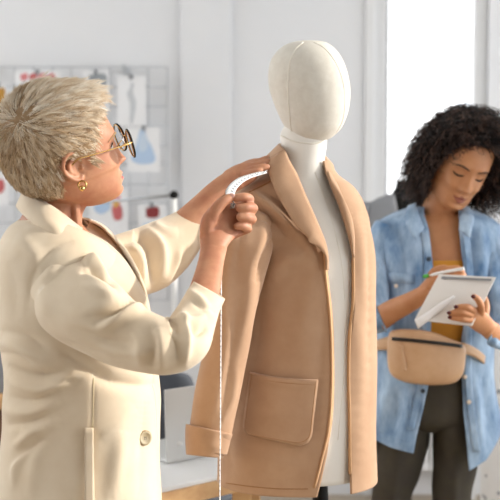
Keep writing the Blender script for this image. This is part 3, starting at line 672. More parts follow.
# patch pocket
top = [(250, 372), (272, 376.5), (296, 379), (318, 380)]; 
def pock(u, v):
    t = cr(top, 6); x0 = np.interp(u, np.linspace(0, 1, len(t)), t[:, 0]); y0 = np.interp(u, np.linspace(0, 1, len(t)), t[:, 1])
    bx = 242+(311-242)*u; by = 436+10*u
    x = x0+(bx-x0)*v; y = y0+(by-y0)*v; r = .20
    if v > 1-r:
        k = (v-(1-r))/r; cx_ = .5; lim = .5-(.16*(1-math.sqrt(max(0, 1-k*k)))); uu = .5+(u-.5)*lim/.5
        x0 = np.interp(uu, np.linspace(0, 1, len(t)), t[:, 0]); bx = 242+(311-242)*uu; x = x0+(bx-x0)*v
    return x, y
g = [JS.p(*pock(u, v), .0055+.004*math.exp(-(v/.06)**2)) for v in np.linspace(0, 1, 26) for u in np.linspace(0, 1, 26)]
pv = sculpt(np.array(g), grid_faces(26, 26, wrap=False), [([(256, 378), (285, 384), (314, 385)], 1.5, 3), ([(258, 420), (280, 410), (300, 414)], 1.5, 8)], wr=.6, seed=9, both=False)
pocket = mk('patch_pocket', pv, grid_faces(26, 26, wrap=False), M['tan'], jacket, thick=.005, toff=0)
PS = Surf(pv, grid_faces(26, 26, wrap=False))
ed = [pock(u, v) for u, v in [(.03, .03), (.03, .3), (.03, .6), (.03, .8), (.05, .9), (.12, .965), (.3, .975), (.5, .975), (.7, .975), (.88, .965), (.95, .9), (.97, .8), (.97, .5), (.97, .25), (.97, .03)]]
V, Fc = wtube(np.array([PS.p(x, y, .0022) for x, y in cr(ed, 4)]), .0008, nc=5, n=1); mk('pocket_stitching', V, Fc, M['tan_stitch'], pocket)
ed = [pock(u, .075) for u in np.linspace(.02, .98, 10)]
V, Fc = wtube(np.array([PS.p(x, y, .0022) for x, y in cr(ed, 3)]), .0008, nc=5, n=1); mk('pocket_stitching', V, Fc, M['tan_stitch'], pocket)
# ---- tape measure held at the shoulder
def tapemat():
    m, nt, b = newmat('measuring_tape'); uv = nt.nodes.new('ShaderNodeAttribute'); uv.attribute_name = 'tape'
    sp = nt.nodes.new('ShaderNodeSeparateXYZ'); nt.links.new(uv.outputs['Vector'], sp.inputs[0])
    def mth(op, a, bb):
        n = nt.nodes.new('ShaderNodeMath'); n.operation = op
        for i, q in enumerate((a, bb)):
            if isinstance(q, (int, float)): n.inputs[i].default_value = q
            else: nt.links.new(q, n.inputs[i])
        return n.outputs[0]
    fr = mth('FRACT', mth('MULTIPLY', sp.outputs[0], 100), 0); tick = mth('LESS_THAN', fr, .30)
    side = mth('LESS_THAN', sp.outputs[1], .34)
    fr2 = mth('FRACT', mth('MULTIPLY', sp.outputs[0], 50), 0); blk = mth('MULTIPLY', mth('LESS_THAN', fr2, .42), mth('MULTIPLY', mth('GREATER_THAN', sp.outputs[1], .5), mth('LESS_THAN', sp.outputs[1], .80)))
    fac = mth('MAXIMUM', mth('MULTIPLY', tick, side), blk)
    mx = nt.nodes.new('ShaderNodeMix'); mx.data_type = 'RGBA'; nt.links.new(fac, mx.inputs['Factor'])
    mx.inputs[6].default_value = lin('#EDEFEF'); mx.inputs[7].default_value = lin('#828B96'); nt.links.new(mx.outputs[2], b.inputs['Base Color']); b.inputs['Roughness'].default_value = .45
    return m
M['tape'] = tapemat()
def ribbon(name, A, B, parent, n=8):
    A, B = cr(A, n), cr(B, n); V, uv = [], []; L = 0
    for i in range(len(A)):
        a, b = P(*A[i]), P(*B[i]); 
        if i: L += np.linalg.norm((a+b)/2-pm)
        pm = (a+b)/2
        for t in (0, .25, .5, .75, 1): V.append(a+(b-a)*t); uv.append((L, t, 0))
    o = mk(name, V, grid_faces(len(A), 5, wrap=False), M['tape'], parent, thick=.0006, toff=0, fix=False)
    at = o.data.attributes.new('tape', 'FLOAT_VECTOR', 'POINT'); at.data.foreach_set('vector', np.array(uv).ravel()); return o
tp = empty('tape_measure', P(222, 500, 2.06), 'white tape measure pinched at the jacket shoulder, its end hanging down the tan sleeve', 'tape measure')
fit = lambda q: [(x, y, d if d < 2.0 else min(d, JS.d(x, y)-.006, (SLS.d(x, y)-.006) if y > 186 else 9)) for x, y, d in q]
A = [(233, 201, 1.962), (227, 197, 1.975), (225.5, 191, 2.01), (230, 184, 2.06), (238, 178, 2.12), (248, 174.5, 2.17), (258, 172, 2.20), (266, 171, 2.215)]
B = [(236, 205, 1.962), (234, 203, 1.97), (234.5, 195, 2.0), (237, 188.5, 2.05), (243, 182.5, 2.105), (251, 178, 2.15), (260, 175, 2.19), (267, 173, 2.21)]
ribbon('shoulder_run', fit(A), fit(B), tp)
A = [(231, 203, 1.958), (228, 222, 2.005), (224, 245, 2.05), (221.3, 262, 2.06), (220.8, 300, 2.06), (220.4, 360, 2.06), (220, 420, 2.06), (219.6, 470, 2.06), (219.5, 520, 2.06)]
B = [(235, 204, 1.966), (231.5, 222, 2.012), (227, 245, 2.058), (222.2, 262, 2.073), (221.7, 300, 2.079), (221.3, 360, 2.079), (220.9, 420, 2.079), (220.5, 470, 2.079), (220.4, 520, 2.079)]
ribbon('hanging_end', A, B, tp)
# ================================================================== SECOND PERSON (notebook)
GD = 3.0
gb = P(432, 300, GD+.03); gb[2] = 0
girl = empty('person', gb, 'curly-haired person in an open denim shirt looking down and writing in a white notebook', 'person')
RG = rotm(-79, -24, -15); GS = 1.0; GLOW = .95
GP = P(468, 192.8, 2.875)-np.array([.112, 0, -.038*GLOW])@RG.T*GS
GV, GF, GT = head(RG, GP, GS, lids=.0015, smile=1.4, jaw=.95, lower=GLOW, nose=.9)
GF_ = Face(GV)
gbody = [(GT(GV), GF)]
for s in (-1, 1): gbody += [(GT(v), f) for v, f in ear(s)]
gbody.append(ptube([(452, 186, 2.99, 20, .05), (446, 200, 3.0, 19.5, .052), (440, 214, 3.02, 20, .056), (437, 228, 3.03, 28, .065), (436, 245, 3.03, 44, .075)], n=5, nc=32, close=True))
G_T = [(206, 414, 466, 3.03, .055), (214, 392, 482, 3.03, .08), (224, 376, 496, 3.03, .10), (240, 369, 503, 3.03, .115), (270, 370, 502, 3.02, .12), (300, 374, 498, 3.02, .118), (340, 378, 488, 3.02, .115), (370, 377, 488, 3.02, .118), (400, 376, 486, 3.02, .120), (412, 380, 482, 3.02, .11)]
gbody.append(rowloft([r for r in G_T if r[0] > 206], inset=6, tin=.012, nc=48, close=True))
gl_st = ((397, 436, 400, 394), (453, 436, 455, 456))
for k, (a, y0, b, c) in enumerate(gl_st):
    gbody.append(ptube([(a+3, 425, 3.02, 20, .08), (a, 470, 3.02, 15, .06), (b-9 if k == 0 else b-4, 540, 3.02, 13, .05), (b-9 if k == 0 else b-3, 590, 3.02, 12, .045), (c, 700, 3.02, 10, .03), (c, 715, 3.02, 11, .035)], nc=24, close=True))
# near-side arm: upper arm, bare forearm and the writing hand
gbody.append(ptube([(384, 240, 3.0, 13, .04), (378, 270, 2.98, 14, .042), (372, 305, 2.92, 14, .04), (376, 320, 2.88, 12.5, .034), (392, 311, 2.83, 11.5, .032), (412, 301, 2.79, 9.8, .027), (428, 291, 2.765, 8, .021)], n=6, nc=24, close=True))
gbody.append(ptube([(424, 292, 2.77, 7.5, .018), (434, 284, 2.755, 9.5, .017), (444, 277, 2.745, 9, .015), (450, 274, 2.74, 7, .012)], n=5, nc=24, cap0=.5, cap1=.5))
gbody += [finger([(438, 274, 2.745, .0095), (448, 269.5, 2.735, .0088), (457, 268.5, 2.73, .0080), (462, 270.5, 2.728, .007)]),
          finger([(441, 277, 2.738, .0092), (451, 272, 2.728, .0085), (460, 272, 2.722, .0078), (464, 275, 2.722, .0068)]),
          finger([(443, 280, 2.732, .0090), (453, 276, 2.722, .0082), (461, 277, 2.716, .0075), (464, 280, 2.716, .0064)]),
          finger([(442, 284, 2.728, .0084), (451, 281, 2.718, .0075), (457, 282, 2.713, .0068), (460, 284, 2.713, .006)]),
          finger([(430, 277, 2.752, .0105), (435, 270.5, 2.748, .0095), (443, 268, 2.74, .0085), (450, 269, 2.735, .0070)])]
# other arm: sleeve, wrist and the hand that holds the notebook from outside
gbody.append(ptube([(492, 240, 3.0, 13, .04), (502, 275, 2.96, 13.5, .042), (510, 315, 2.86, 13.5, .04), (508, 335, 2.78, 12.5, .034), (497, 334, 2.72, 10.5, .028), (486, 327, 2.675, 9, .021)], n=6, nc=24, close=True))
gbody.append(ptube([(490, 330, 2.685, 8.5, .020), (482, 323, 2.655, 10.5, .018), (474, 317, 2.635, 10.5, .016), (468, 314, 2.625, 8, .013)], n=5, nc=24, cap0=.5, cap1=.5))
gbody += [finger([(481, 314, 2.64, .0096), (481, 306, 2.618, .0090), (478, 299.5, 2.608, .0080), (474, 296.5, 2.606, .0068)]),
          finger([(474, 311, 2.622, .0094), (468, 307.5, 2.604, .0088), (461, 307, 2.603, .0078), (457, 307, 2.606, .0066)]),
          finger([(471, 315, 2.620, .0092), (463, 312.5, 2.603, .0086), (455, 312.5, 2.606, .0076), (450, 313, 2.61, .0064)]),
          finger([(471, 320, 2.625, .0088), (463, 319, 2.610, .008), (455, 318, 2.612, .007), (451, 317.5, 2.616, .006)]),
          finger([(484, 318, 2.665, .0110), (486, 307, 2.68, .0100), (484, 298, 2.695, .0088), (481, 292, 2.70, .0072)])]
def gregion(c):
    L = ((c-GP)@RG)/GS; x, y, z = L.T; z = np.where(z < 0, z/GLOW, z)
    zl = z-1.4*.006*(np.abs(y)/.024)**2
    lip = (x > .076) & (np.abs(y) < .022) & (zl < -.0608-.46*np.abs(y)+.0012*np.cos(y*300)) & (zl > -.0845+.52*np.abs(y))
    return np.where(lip, 1, 0)
gbo = union('body', gbody, .0020, [M['skin2'], M['lip2']], girl, gregion, smooth=2)
for p, d in (((473.3, 296.5), 2.600), ((456, 306.8), 2.599), ((449, 312.8), 2.604), ((450, 317.2), 2.611)):
    V, Fc = ellipsoid(P(*p, d), (.0058, .003, .0045)); mk('fingernail', V, Fc, M['nail2'], gbo)
for s in (-1, 1):
    V, Fc = wtube([GT(GF_.p(s*.0175, -.003, .0003)), GT(GF_.p(s*.024, -.0055, .001)), GT(GF_.p(s*.032, -.0065, .0015)), GT(GF_.p(s*.040, -.005, .001)), GT(GF_.p(s*.046, -.0005, .0005))], [.0010, .0019, .0022, .0021, .0012], nc=8); mk('eyelashes', V, Fc, M['lash'], girl)
    V, Fc = wtube([GT(GF_.p(s*.013, .0165)), GT(GF_.p(s*.024, .0205)), GT(GF_.p(s*.034, .0225)), GT(GF_.p(s*.044, .021)), GT(GF_.p(s*.052, .0165))], [.0016, .0024, .0024, .0018, .0008], nc=8); mk('eyebrow', V, Fc, M['lash'], girl)
# hair
L = GV.copy(); x, y, z = L.T
lim = np.interp(z, [-.10, -.07, -.04, 0, .03, .055, .075, .095], [-.035, .0, .026, .044, .047, .055, .068, .1])
ins = (x < lim) & (z > -.095)
fc = [f for f in GF if all(ins[i] for i in f)]
Nn = outward(L, vnormals(L, GF), L.mean(0))
lift = .006+.030*np.clip((lim-x)/.05, 0, 1)*np.interp(z, [-.1, -.03, .05, .12], [.5, .9, 1.0, .35])
used = sorted({i for f in fc for i in f}); mp = {o: n for n, o in enumerate(used)}
Q = L+Nn*lift[:, None]; Q = Q+np.array([.004*np.sin(Q[:, 1]*310)*np.cos(Q[:, 2]*270)]).T*Nn
ghair = mk('hair', GT(Q[used]), [tuple(mp[i] for i in f) for f in fc], M['scalp2'], girl)
areas = np.array([np.linalg.norm(np.cross(L[f[1]]-L[f[0]], L[f[2]]-L[f[0]])) for f in fc]); areas /= areas.sum()
items = []; DOWN = np.array([0, 0, -1.])@RG
for fi in RNG.choice(len(fc), 5400, p=areas):
    f = fc[fi]; p = L[list(f)].mean(0); n = Nn[list(f)].mean(0); n /= np.linalg.norm(n)
    edge = np.clip((np.interp(p[2], [-.10, -.07, -.04, 0, .03, .055, .075, .095], [-.035, .0, .026, .044, .047, .055, .068, .1])-p[0])/.05, 0, 1)
    ln = (.042+.060*edge)*RNG.uniform(.7, 1.25)*(1+.18*np.clip(p[1]/.07, -1, 1))*(1-.38*max(0, n[2]))*(1-.16*np.clip(-p[1]/.07, 0, 1)); t = np.linspace(0, 1, 20)[:, None]
    d = n+RNG.normal(0, .28, 3); d /= np.linalg.norm(d)
    if p[0] > .03: d = d+np.array([-.3, np.sign(p[1])*.3, .3])
    path = p+d*ln*t+DOWN*(.050*t**2)*(1-.3*max(0, n[2]))
    a = np.cross(d, DOWN); a /= np.linalg.norm(a)+1e-6; b2 = np.cross(d, a); ph = RNG.uniform(0, 6.28); tr_ = RNG.uniform(2.0, 3.6)*2*math.pi
    hr = RNG.uniform(.004, .010)*np.clip(t*3, 0, 1)
    path = path+hr*(a*np.cos(ph+tr_*t)+b2*np.sin(ph+tr_*t))
    items.append((GT(path), .0019, float(np.clip(RNG.normal(.42, .32), 0, 1))))
strands('curls', items, M['hair2'], ghair, thin=1)
# shirt
G_S = [(206, 413, 466, 3.03, .062), (214, 391, 484, 3.03, .088), (224, 374, 499, 3.03, .108), (240, 367, 506, 3.03, .122), (270, 368, 506, 3.02, .128), (300, 372, 502, 3.02, .128), (340, 374, 494, 3.02, .128), (370, 373, 493, 3.02, .132), (400, 370, 496, 3.02, .142), (425, 367, 499, 3.02, .150), (438, 366, 500, 3.02, .154)]
GO = [(200, 424, 458), (214, 424, 459), (228, 429, 459), (262, 433, 464), (300, 432, 466), (340, 430, 462), (370, 430, 462), (400, 423, 464), (425, 416, 468), (445, 412, 471)]
sv = rowloft(G_S, n=14, nc=220, e=2.2, opening=GO)
strokes = [([(384, 232), (392, 260), (396, 300)], 5, 5), ([(398, 226), (404, 260), (402, 300)], -5, 5), ([(410, 226), (418, 255), (416, 290)], 4, 5), ([(374, 250), (380, 280), (384, 310)], -4, 5), ([(480, 230), (482, 260), (480, 300)], 5, 5), ([(472, 226), (472, 260), (474, 300)], -5, 4), ([(490, 240), (494, 270), (492, 300)], -4, 4),
           ([(388, 390), (384, 410), (378, 436)], 5, 5), ([(398, 388), (396, 410), (392, 438)], -5, 5), ([(410, 388), (408, 410), (404, 440)], 5, 5), ([(474, 380), (478, 410), (480, 440)], 5, 5), ([(482, 376), (488, 405), (492, 440)], -5, 5), ([(400, 310), (396, 325), (392, 340)], 4, 6)]
V = sculpt(sv[0], sv[1], strokes, wr=2.0, seed=12)
# hem: longer in front, rising at the sides
px_, py_ = proj(V); hemk = np.clip((py_-395)/45, 0, 1)
dz = np.interp(px_, [366, 376, 392, 412, 440, 470, 486, 500], [8, -4, 0, 3, 0, 20, 12, -6])*GD/F
V[:, 2] -= hemk*dz
SS = Surf(V, sv[1])
shirt = mk('denim_shirt', V, sv[1], M['denim'], girl, thick=.003, toff=-1)
# sleeves
s1 = ptube([(388, 228, 3.0, 15, .05), (380, 250, 2.99, 17, .052), (375, 280, 2.96, 17, .052), (371, 305, 2.915, 17, .05), (375, 318, 2.885, 15.5, .044), (380, 317, 2.865, 14.5, .04)], n=10, nc=70, cap0=.5)
mk('sleeve', sculpt(*s1, [([(372, 250), (380, 270), (384, 290)], 4, 4), ([(376, 300), (384, 308), (390, 306)], -3, 3)], wr=2, seed=13), s1[1], M['denim'], shirt, thick=.003)
s2 = ptube([(486, 232, 3.0, 15, .05), (496, 252, 2.985, 17, .054), (504, 285, 2.94, 17.5, .054), (511, 315, 2.86, 17.5, .052), (508, 334, 2.785, 16, .044), (499, 336, 2.735, 13.5, .037), (493, 333, 2.71, 12.5, .033)], n=10, nc=70, cap0=.5)
mk('sleeve', sculpt(*s2, [([(484, 250), (492, 275), (496, 300)], 4, 4), ([(492, 240), (502, 265), (504, 300)], -4, 4), ([(494, 310), (500, 318), (510, 322)], -4, 3)], wr=2, seed=14), s2[1], M['denim'], shirt, thick=.003)
# collar wings
A = [(424, 228, 2.915), (420, 218, 2.93), (417, 210, 2.95), (416, 203, 2.985)]; B = [(415, 240, 2.895), (409, 230, 2.90), (405, 219, 2.925), (408, 206, 2.98)]
V, Fc = strip(A, B, n=6, nx=6, bulge=.006); mk('collar', V, Fc, M['denim'], shirt, thick=.004, toff=0)
A = [(459, 230, 2.915), (460, 220, 2.925), (462, 212, 2.95), (463, 205, 2.985)]; B = [(470, 238, 2.90), (472, 228, 2.905), (474, 219, 2.93), (470, 208, 2.98)]
V, Fc = strip(A, B, n=6, nx=6, bulge=.006); mk('collar', V, Fc, M['denim'], shirt, thick=.004, toff=0)
# plackets, pocket, buttons
for pts in ([(427, 230), (430, 250), (430, 275), (429, 300), (427, 335), (427, 372), (420, 400), (413, 430)], [(461, 230), (465, 250), (467, 275), (468, 300), (465, 335), (465, 372), (467, 400), (471, 430), (474, 452)]):
    sgn = -1 if pts[0][0] < 440 else 1
    a = cr(pts, 5); g = [SS.p(x+sgn*w_, y, .003) for x, y in a for w_ in (-1, 1.5, 4, 6.5)]
    mk('placket', np.array(g), grid_faces(len(a), 4, wrap=False), M['denim'], shirt, thick=.004, toff=0)
def disc(c, r, m, parent, name='button'):
    V, Fc = ellipsoid(c, (r, r*.45, r)); mk(name, V, Fc, m, parent)
disc(SS.p(429, 259, .008), .0065, M['button_dark'], shirt); disc(SS.p(423, 391, .008), .006, M['button_dark'], shirt)
disc(SS.p(465, 377, .008), .006, M['pearl'], shirt); disc(SS.p(469, 402, .008), .006, M['pearl'], shirt)
a = [(386, 272), (400, 273), (414, 274)]; g = [SS.p(x, y+k, .004) for k in (0, 5, 10) for x, y in cr(a, 4)]
flap = mk('pocket_flap', np.array(g), grid_faces(3, 9, wrap=False), M['denim'], shirt, thick=.004, toff=0); disc(SS.p(396, 286, .008), .0055, M['pearl'], shirt)
# top and trousers
mk('top', *rowloft([(258, 380, 492, 3.02, .112), (300, 384, 488, 3.02, .112), (340, 386, 478, 3.02, .110), (385, 384, 478, 3.02, .110)], inset=0, nc=64, e=2.2), M['orange'], girl, thick=.002)
tv = rowloft([(366, 384, 480, 3.02, .116), (400, 378, 484, 3.02, .124), (414, 378, 484, 3.02, .120), (421, 386, 478, 3.02, .10), (427, 408, 456, 3.02, .07), (430, 424, 440, 3.02, .04)], n=5, nc=64, e=2.3, close=True)
gt = mk('trousers', sculpt(*tv, [([(431, 372), (431, 400), (432, 430)], -3, 3), ([(428, 372), (427, 395), (430, 420)], 2, 2)], seed=3), tv[1], M['olive'], girl)
for pts in ([(404, 414, 3.02, 27, .105), (403, 438, 3.02, 27.5, .108), (398, 470, 3.02, 22.5, .095), (391, 500, 3.02, 20, .08), (389, 560, 3.02, 19, .07), (391, 640, 3.02, 17, .06), (393, 708, 3.02, 16, .055)], [(458, 414, 3.02, 26, .105), (457.5, 438, 3.02, 26, .108), (455, 470, 3.02, 22, .095), (452, 500, 3.02, 19.5, .08), (452, 560, 3.02, 18, .07), (454, 640, 3.02, 17, .06), (456, 708, 3.02, 16, .055)]):
    v = ptube(pts, n=6, nc=40, cap0=.2); mk('trouser_leg', sculpt(*v, [([(pts[1][0]-10, 440), (pts[1][0], 455), (pts[1][0]+14, 448)], -4, 4), ([(pts[2][0], 460), (pts[3][0]+2, 500), (pts[3][0], 540)], 4, 4)], wr=2, seed=15), v[1], M['olive'], gt, thick=.003)
    f = P(pts[-1][0], 715, 3.02); f[2] = 0; V, Fc = join([ellipsoid(f+np.array([0, -.06, .04]), (.045, .13, .04)), boxv(f+np.array([-.04, -.18, .002]), f+np.array([.04, .06, .014]))]); mk('shoe', V, Fc, M['shoe'], girl)
# ---- belt bag
bg = empty('belt_bag', P(427, 385, 2.82), 'beige leather belt bag with a black zip on the denim shirt', 'bag')
ol = np.array([(388.5, 334), (392, 330.5), (402, 329), (418, 329.5), (434, 332.5), (450, 338.5), (463, 344), (466, 350), (465.5, 362), (463, 374), (456, 382), (444, 385), (424, 385), (406, 382.5), (394, 377.5), (388.5, 369), (387, 355), (387.5, 343)], float)
olc = cr(np.r_[ol, ol[:1]], 4)[:-1]; cxy = olc.mean(0); no = len(olc)
bagd = lambda px: 2.862+.0000*px-.02*math.sin(math.pi*np.clip((px-387)/79, 0, 1))
V = []
for s, off in ((.80, .030), (.96, .030), (1.0, .022), (1.0, -.018), (.985, -.034), (.95, -.043), (.85, -.050), (.65, -.055), (.35, -.058), (.03, -.059)):
    for q in olc:
        w = cxy+(q-cxy)*s; V.append(P(w[0], w[1], bagd(w[0])+off))
bagv = (np.array(V), grid_faces(10, no)+[tuple(range(9*no, 10*no)), tuple(range(no))]); bag = mk('bag_body', *bagv, M['bag'], bg, subsurf=1)
BS = Surf(*bagv)
a = cr([(392, 338.5), (410, 340), (430, 342), (448, 344), (462, 346)], 5)
V, Fc = strip([(x, y-1.5, BS.d(x, y)-.004) for x, y in a], [(x, y+1.9, BS.d(x, y)-.004) for x, y in a], n=1, nx=4); mk('zip', V, Fc, M['bag_dark'], bg, thick=.003, toff=0)
a = cr([(401.5, 345), (402, 352), (404, 362), (405, 371)], 4); V, Fc = strip([(x-2.2, y, BS.d(x, y)-.006) for x, y in a], [(x+1.6, y, BS.d(x, y)-.006) for x, y in a], n=1, nx=4); mk('zip_pull', V, Fc, M['bag'], bg, thick=.004, toff=0)
A = [(462, 342, 2.845), (472, 346, 2.868), (482, 353, 2.91), (489, 361, 2.98), (490, 363, 3.06), (470, 356, 3.17), (430, 345, 3.19), (392, 340, 3.16), (372, 341, 3.05), (374, 341, 2.94), (380, 339, 2.89), (390, 336, 2.855)]
B = [(463, 354, 2.845), (472, 356, 2.868), (482, 362, 2.91), (488, 370, 2.98), (489, 372, 3.06), (470, 365, 3.17), (430, 354, 3.19), (392, 350, 3.16), (371, 350, 3.05), (374, 350, 2.94), (380, 350, 2.89), (390, 350, 2.855)]
V, Fc = strip(A, B, n=5, nx=4); mk('strap', V, Fc, M['bag'], bg, thick=.004, toff=0)
# ---- notebook and pen
nb = empty('notebook', P(450, 325, 2.66), 'white notebook held open in the hands of the curly-haired person', 'notebook')
def slab(name, c, th, m, parent, bevel=.001):
    a = [P(*q) for q in c]; n = np.cross(a[1]-a[0], a[3]-a[0]); n /= np.linalg.norm(n); n *= np.sign(n[1]); V = np.array(a+[q+n*th for q in a])
    return mk(name, V, [(0, 1, 2, 3), (7, 6, 5, 4), (0, 4, 5, 1), (1, 5, 6, 2), (2, 6, 7, 3), (3, 7, 4, 0)], m, parent, smooth=False, bevel=bevel)
slab('cover', [(439, 274, 2.690), (496, 277, 2.66), (472, 326, 2.615), (414.5, 319.5, 2.65)], .004, M['card'], nb)
slab('page_block', [(440.5, 275, 2.695), (494.5, 278, 2.665), (471, 325, 2.62), (416, 319, 2.655)], .010, M['paper'], nb)
slab('binding', [(442, 276.2, 2.682), (492, 278.7, 2.652), (491, 281, 2.650), (441, 278.6, 2.680)], .002, M['grey_bind'], nb)
A = [(455, 297, 2.642), (445, 307, 2.640), (432, 318, 2.640), (418, 329, 2.644)]; B = [(454, 295.5, 2.645), (440, 303, 2.648), (427, 312, 2.648), (414.5, 320, 2.648)]
V, Fc = strip(A, B, n=5, nx=5, bulge=.0015); mk('loose_page', V, Fc, M['paper'], nb, thick=.0006, toff=0)
pen = empty('pen', P(430, 276, 2.74), 'green-tipped white pen in the writing hand above the notebook', 'pen')
V, Fc = wtube([P(429, 275.5, 2.748), P(447, 271.5, 2.722), P(464, 268.5, 2.70)], .0042, nc=12); mk('barrel', V, Fc, M['white_plastic'], pen)
V, Fc = wtube([P(423.5, 276.7, 2.755), P(429.5, 275.4, 2.747)], .0048, nc=12); mk('cap', V, Fc, M['green'], pen)
# ================================================================== ROOM
BW = 5.2
def X(px, d=BW): return (px-250)*d/F
def Zp(py, d=BW): return P(250, py, d)[2]
def struct(o): o['kind'] = 'structure'; return o
m, nt, b = newmat('wall_paint'); o_, f_, tc = noise_mix(nt, lin('#E4E6E9'), lin('#E7E8EA'), 3); nt.links.new(o_, b.inputs['Base Color']); b.inputs['Roughness'].default_value = .85
n = nt.nodes.new('ShaderNodeTexNoise'); n.inputs['Scale'].default_value = 160; nt.links.new(tc.outputs['Object'], n.inputs['Vector']); bump(nt, b, n.outputs['Fac'], .08, .002); M['wall'] = m
M['white_paint'] = mat('white_paint', '#E4E5E6', .5)
M['ceil'] = mat('ceiling_paint', '#E8E8E6', .9)
m, nt, b = newmat('floor_boards'); tc = nt.nodes.new('ShaderNodeTexCoord'); bk = nt.nodes.new('ShaderNodeTexBrick'); nt.links.new(tc.outputs['Object'], bk.inputs['Vector'])
bk.inputs['Color1'].default_value = lin('#A89A88'); bk.inputs['Color2'].default_value = lin('#9E907E'); bk.inputs['Mortar'].default_value = lin('#9C9284'); bk.inputs['Scale'].default_value = 1; bk.inputs['Brick Width'].default_value = 2.65; bk.inputs['Row Height'].default_value = .16; bk.inputs['Mortar Size'].default_value = .003
nt.links.new(bk.outputs['Color'], b.inputs['Base Color']); b.inputs['Roughness'].default_value = .45; M['floor'] = m
XL, XR, CZ = -2.9, 2.6, 3.1
struct(box('floor', (XL-.2, -1.5, -.1), (XR+.2, BW+.3, 0), M['floor'], bevel=0))
struct(box('ceiling', (XL-.2, -1.7, CZ), (XR+.2, BW+.3, CZ+.15), M['ceil'], bevel=0))
def window_wall(name, x0, x1, bays, z0, z1):
    ys = [-1.5]+[v for b in bays for v in b]+[BW+.3]
    L = [boxv((x0, -1.5, 0), (x1, BW+.3, z0)), boxv((x0, -1.5, z1), (x1, BW+.3, CZ))]
    for i in range(0, len(ys), 2): L.append(boxv((x0, ys[i], z0), (x1, ys[i+1], z1)))
    V, Fc = join(L); struct(mk(name, V, Fc, M['wall'], smooth=False))
    return [(b, x0, x1, z0, z1) for b in bays]
M['wall_fill_cut'] = mat('fill_cut_grey', '#7E7C7A', .9); struct(box('wall_front', (XL-.2, -1.7, 0), (XR+.2, -1.5, CZ), M['wall_fill_cut'], bevel=0))  # unseen wall put behind the camera, coloured dark to cut front fill
WW = window_wall('wall_left', XL-.2, XL, [(0, 2.6), (2.9, 5.1)], 1.1, 2.98)+window_wall('wall_right', XR, XR+.2, [(-.9, 1.0), (1.25, 3.15), (3.4, 5.0)], .45, 2.9)  # second left bay is an unseen opening added to brighten the back wall
wx0, wx1, wz0, wz1 = X(373), X(487), Zp(245), 2.72
V, Fc = join([boxv((XL, BW, 0), (wx0, BW+.3, CZ)), boxv((wx1, BW, 0), (XR, BW+.3, CZ)), boxv((wx0, BW, 0), (wx1, BW+.3, wz0)), boxv((wx0, BW, wz1), (wx1, BW+.3, CZ))])
struct(mk('wall_back', V, Fc, M['wall'], smooth=False))
struct(box('trim_1', (X(182), BW-.035, 0), (X(231), BW, CZ), M['wall'], bevel=.004))
struct(box('trim_2', (X(364), BW-.02, 0), (X(373), BW, CZ), M['white_paint'], bevel=.004))
struct(box('baseboard_back', (XL, BW-.018, 0), (X(182), BW, .09), M['white_paint']))
# window: frame, sash, pane, sill
fr = empty('window_1', ((wx0+wx1)/2, BW+.05, wz0), None, None); fr['kind'] = 'structure'
fw = .062
for lo, hi in (((wx0, wz0), (wx0+fw, wz1)), ((wx1-fw, wz0), (wx1, wz1)), ((wx0+fw, wz0), (wx1-fw, wz0+fw)), ((wx0+fw, wz1-fw), (wx1-fw, wz1))):
    box('window_frame', (lo[0], BW+.03, lo[1]), (hi[0], BW+.10, hi[1]), M['white_paint'], fr, bevel=.006)
M['sash'] = mat('grey_gasket', '#8E9092', .5)
box('gasket', (wx0+fw, BW+.05, wz0+fw), (wx0+fw+.012, BW+.08, wz1-fw), M['sash'], fr, bevel=0)
gm2, nt, b = newmat('window_glass'); b.inputs['Base Color'].default_value = (1, 1, 1, 1); b.inputs['Roughness'].default_value = 0; b.inputs['Transmission Weight'].default_value = 1; b.inputs['IOR'].default_value = 1.01
box('window_pane', (wx0+fw, BW+.062, wz0+fw), (wx1-fw, BW+.066, wz1-fw), gm2, fr, bevel=0)
box('window_sill', (wx0-.04, BW-.08, wz0-.03), (wx1+.04, BW+.03, wz0), M['white_paint'], fr)
for k, (by, x0, x1, z0, z1) in enumerate(WW):
    wn = empty('window_%d' % (k+2), ((x0+x1)/2, by[0], z0), None, None); wn['kind'] = 'structure'; xm = (x0+x1)/2
    for a_, b2 in (((by[0], z0), (by[0]+.05, z1)), ((by[1]-.05, z0), (by[1], z1)), ((by[0]+.05, z0), (by[1]-.05, z0+.05)), ((by[0]+.05, z1-.05), (by[1]-.05, z1))):
        box('window_frame', (xm-.03, a_[0], a_[1]), (xm+.03, b2[0], b2[1]), M['white_paint'], wn, bevel=0)
# the pale house across the street
hs = empty('building', (4.5, 17, 0), 'pale building seen through the bright window', 'building')
M['house'] = mat('pale_render', '#F4F4F4', .9); M['house_win'] = mat('pale_glass', '#C9CED4', .2)
box('facade', (.5, 17, 0), (9, 22, 4.6), M['house'], hs, bevel=0)
box('roof_edge', (.3, 16.7, 4.6), (9.2, 22, 4.85), M['house_win'], hs, bevel=0)
for xx in (3.2, 5.3, 7.4): box('window', (xx, 16.95, 2.2), (xx+.9, 17.02, 3.6), M['house_win'], hs, bevel=0)
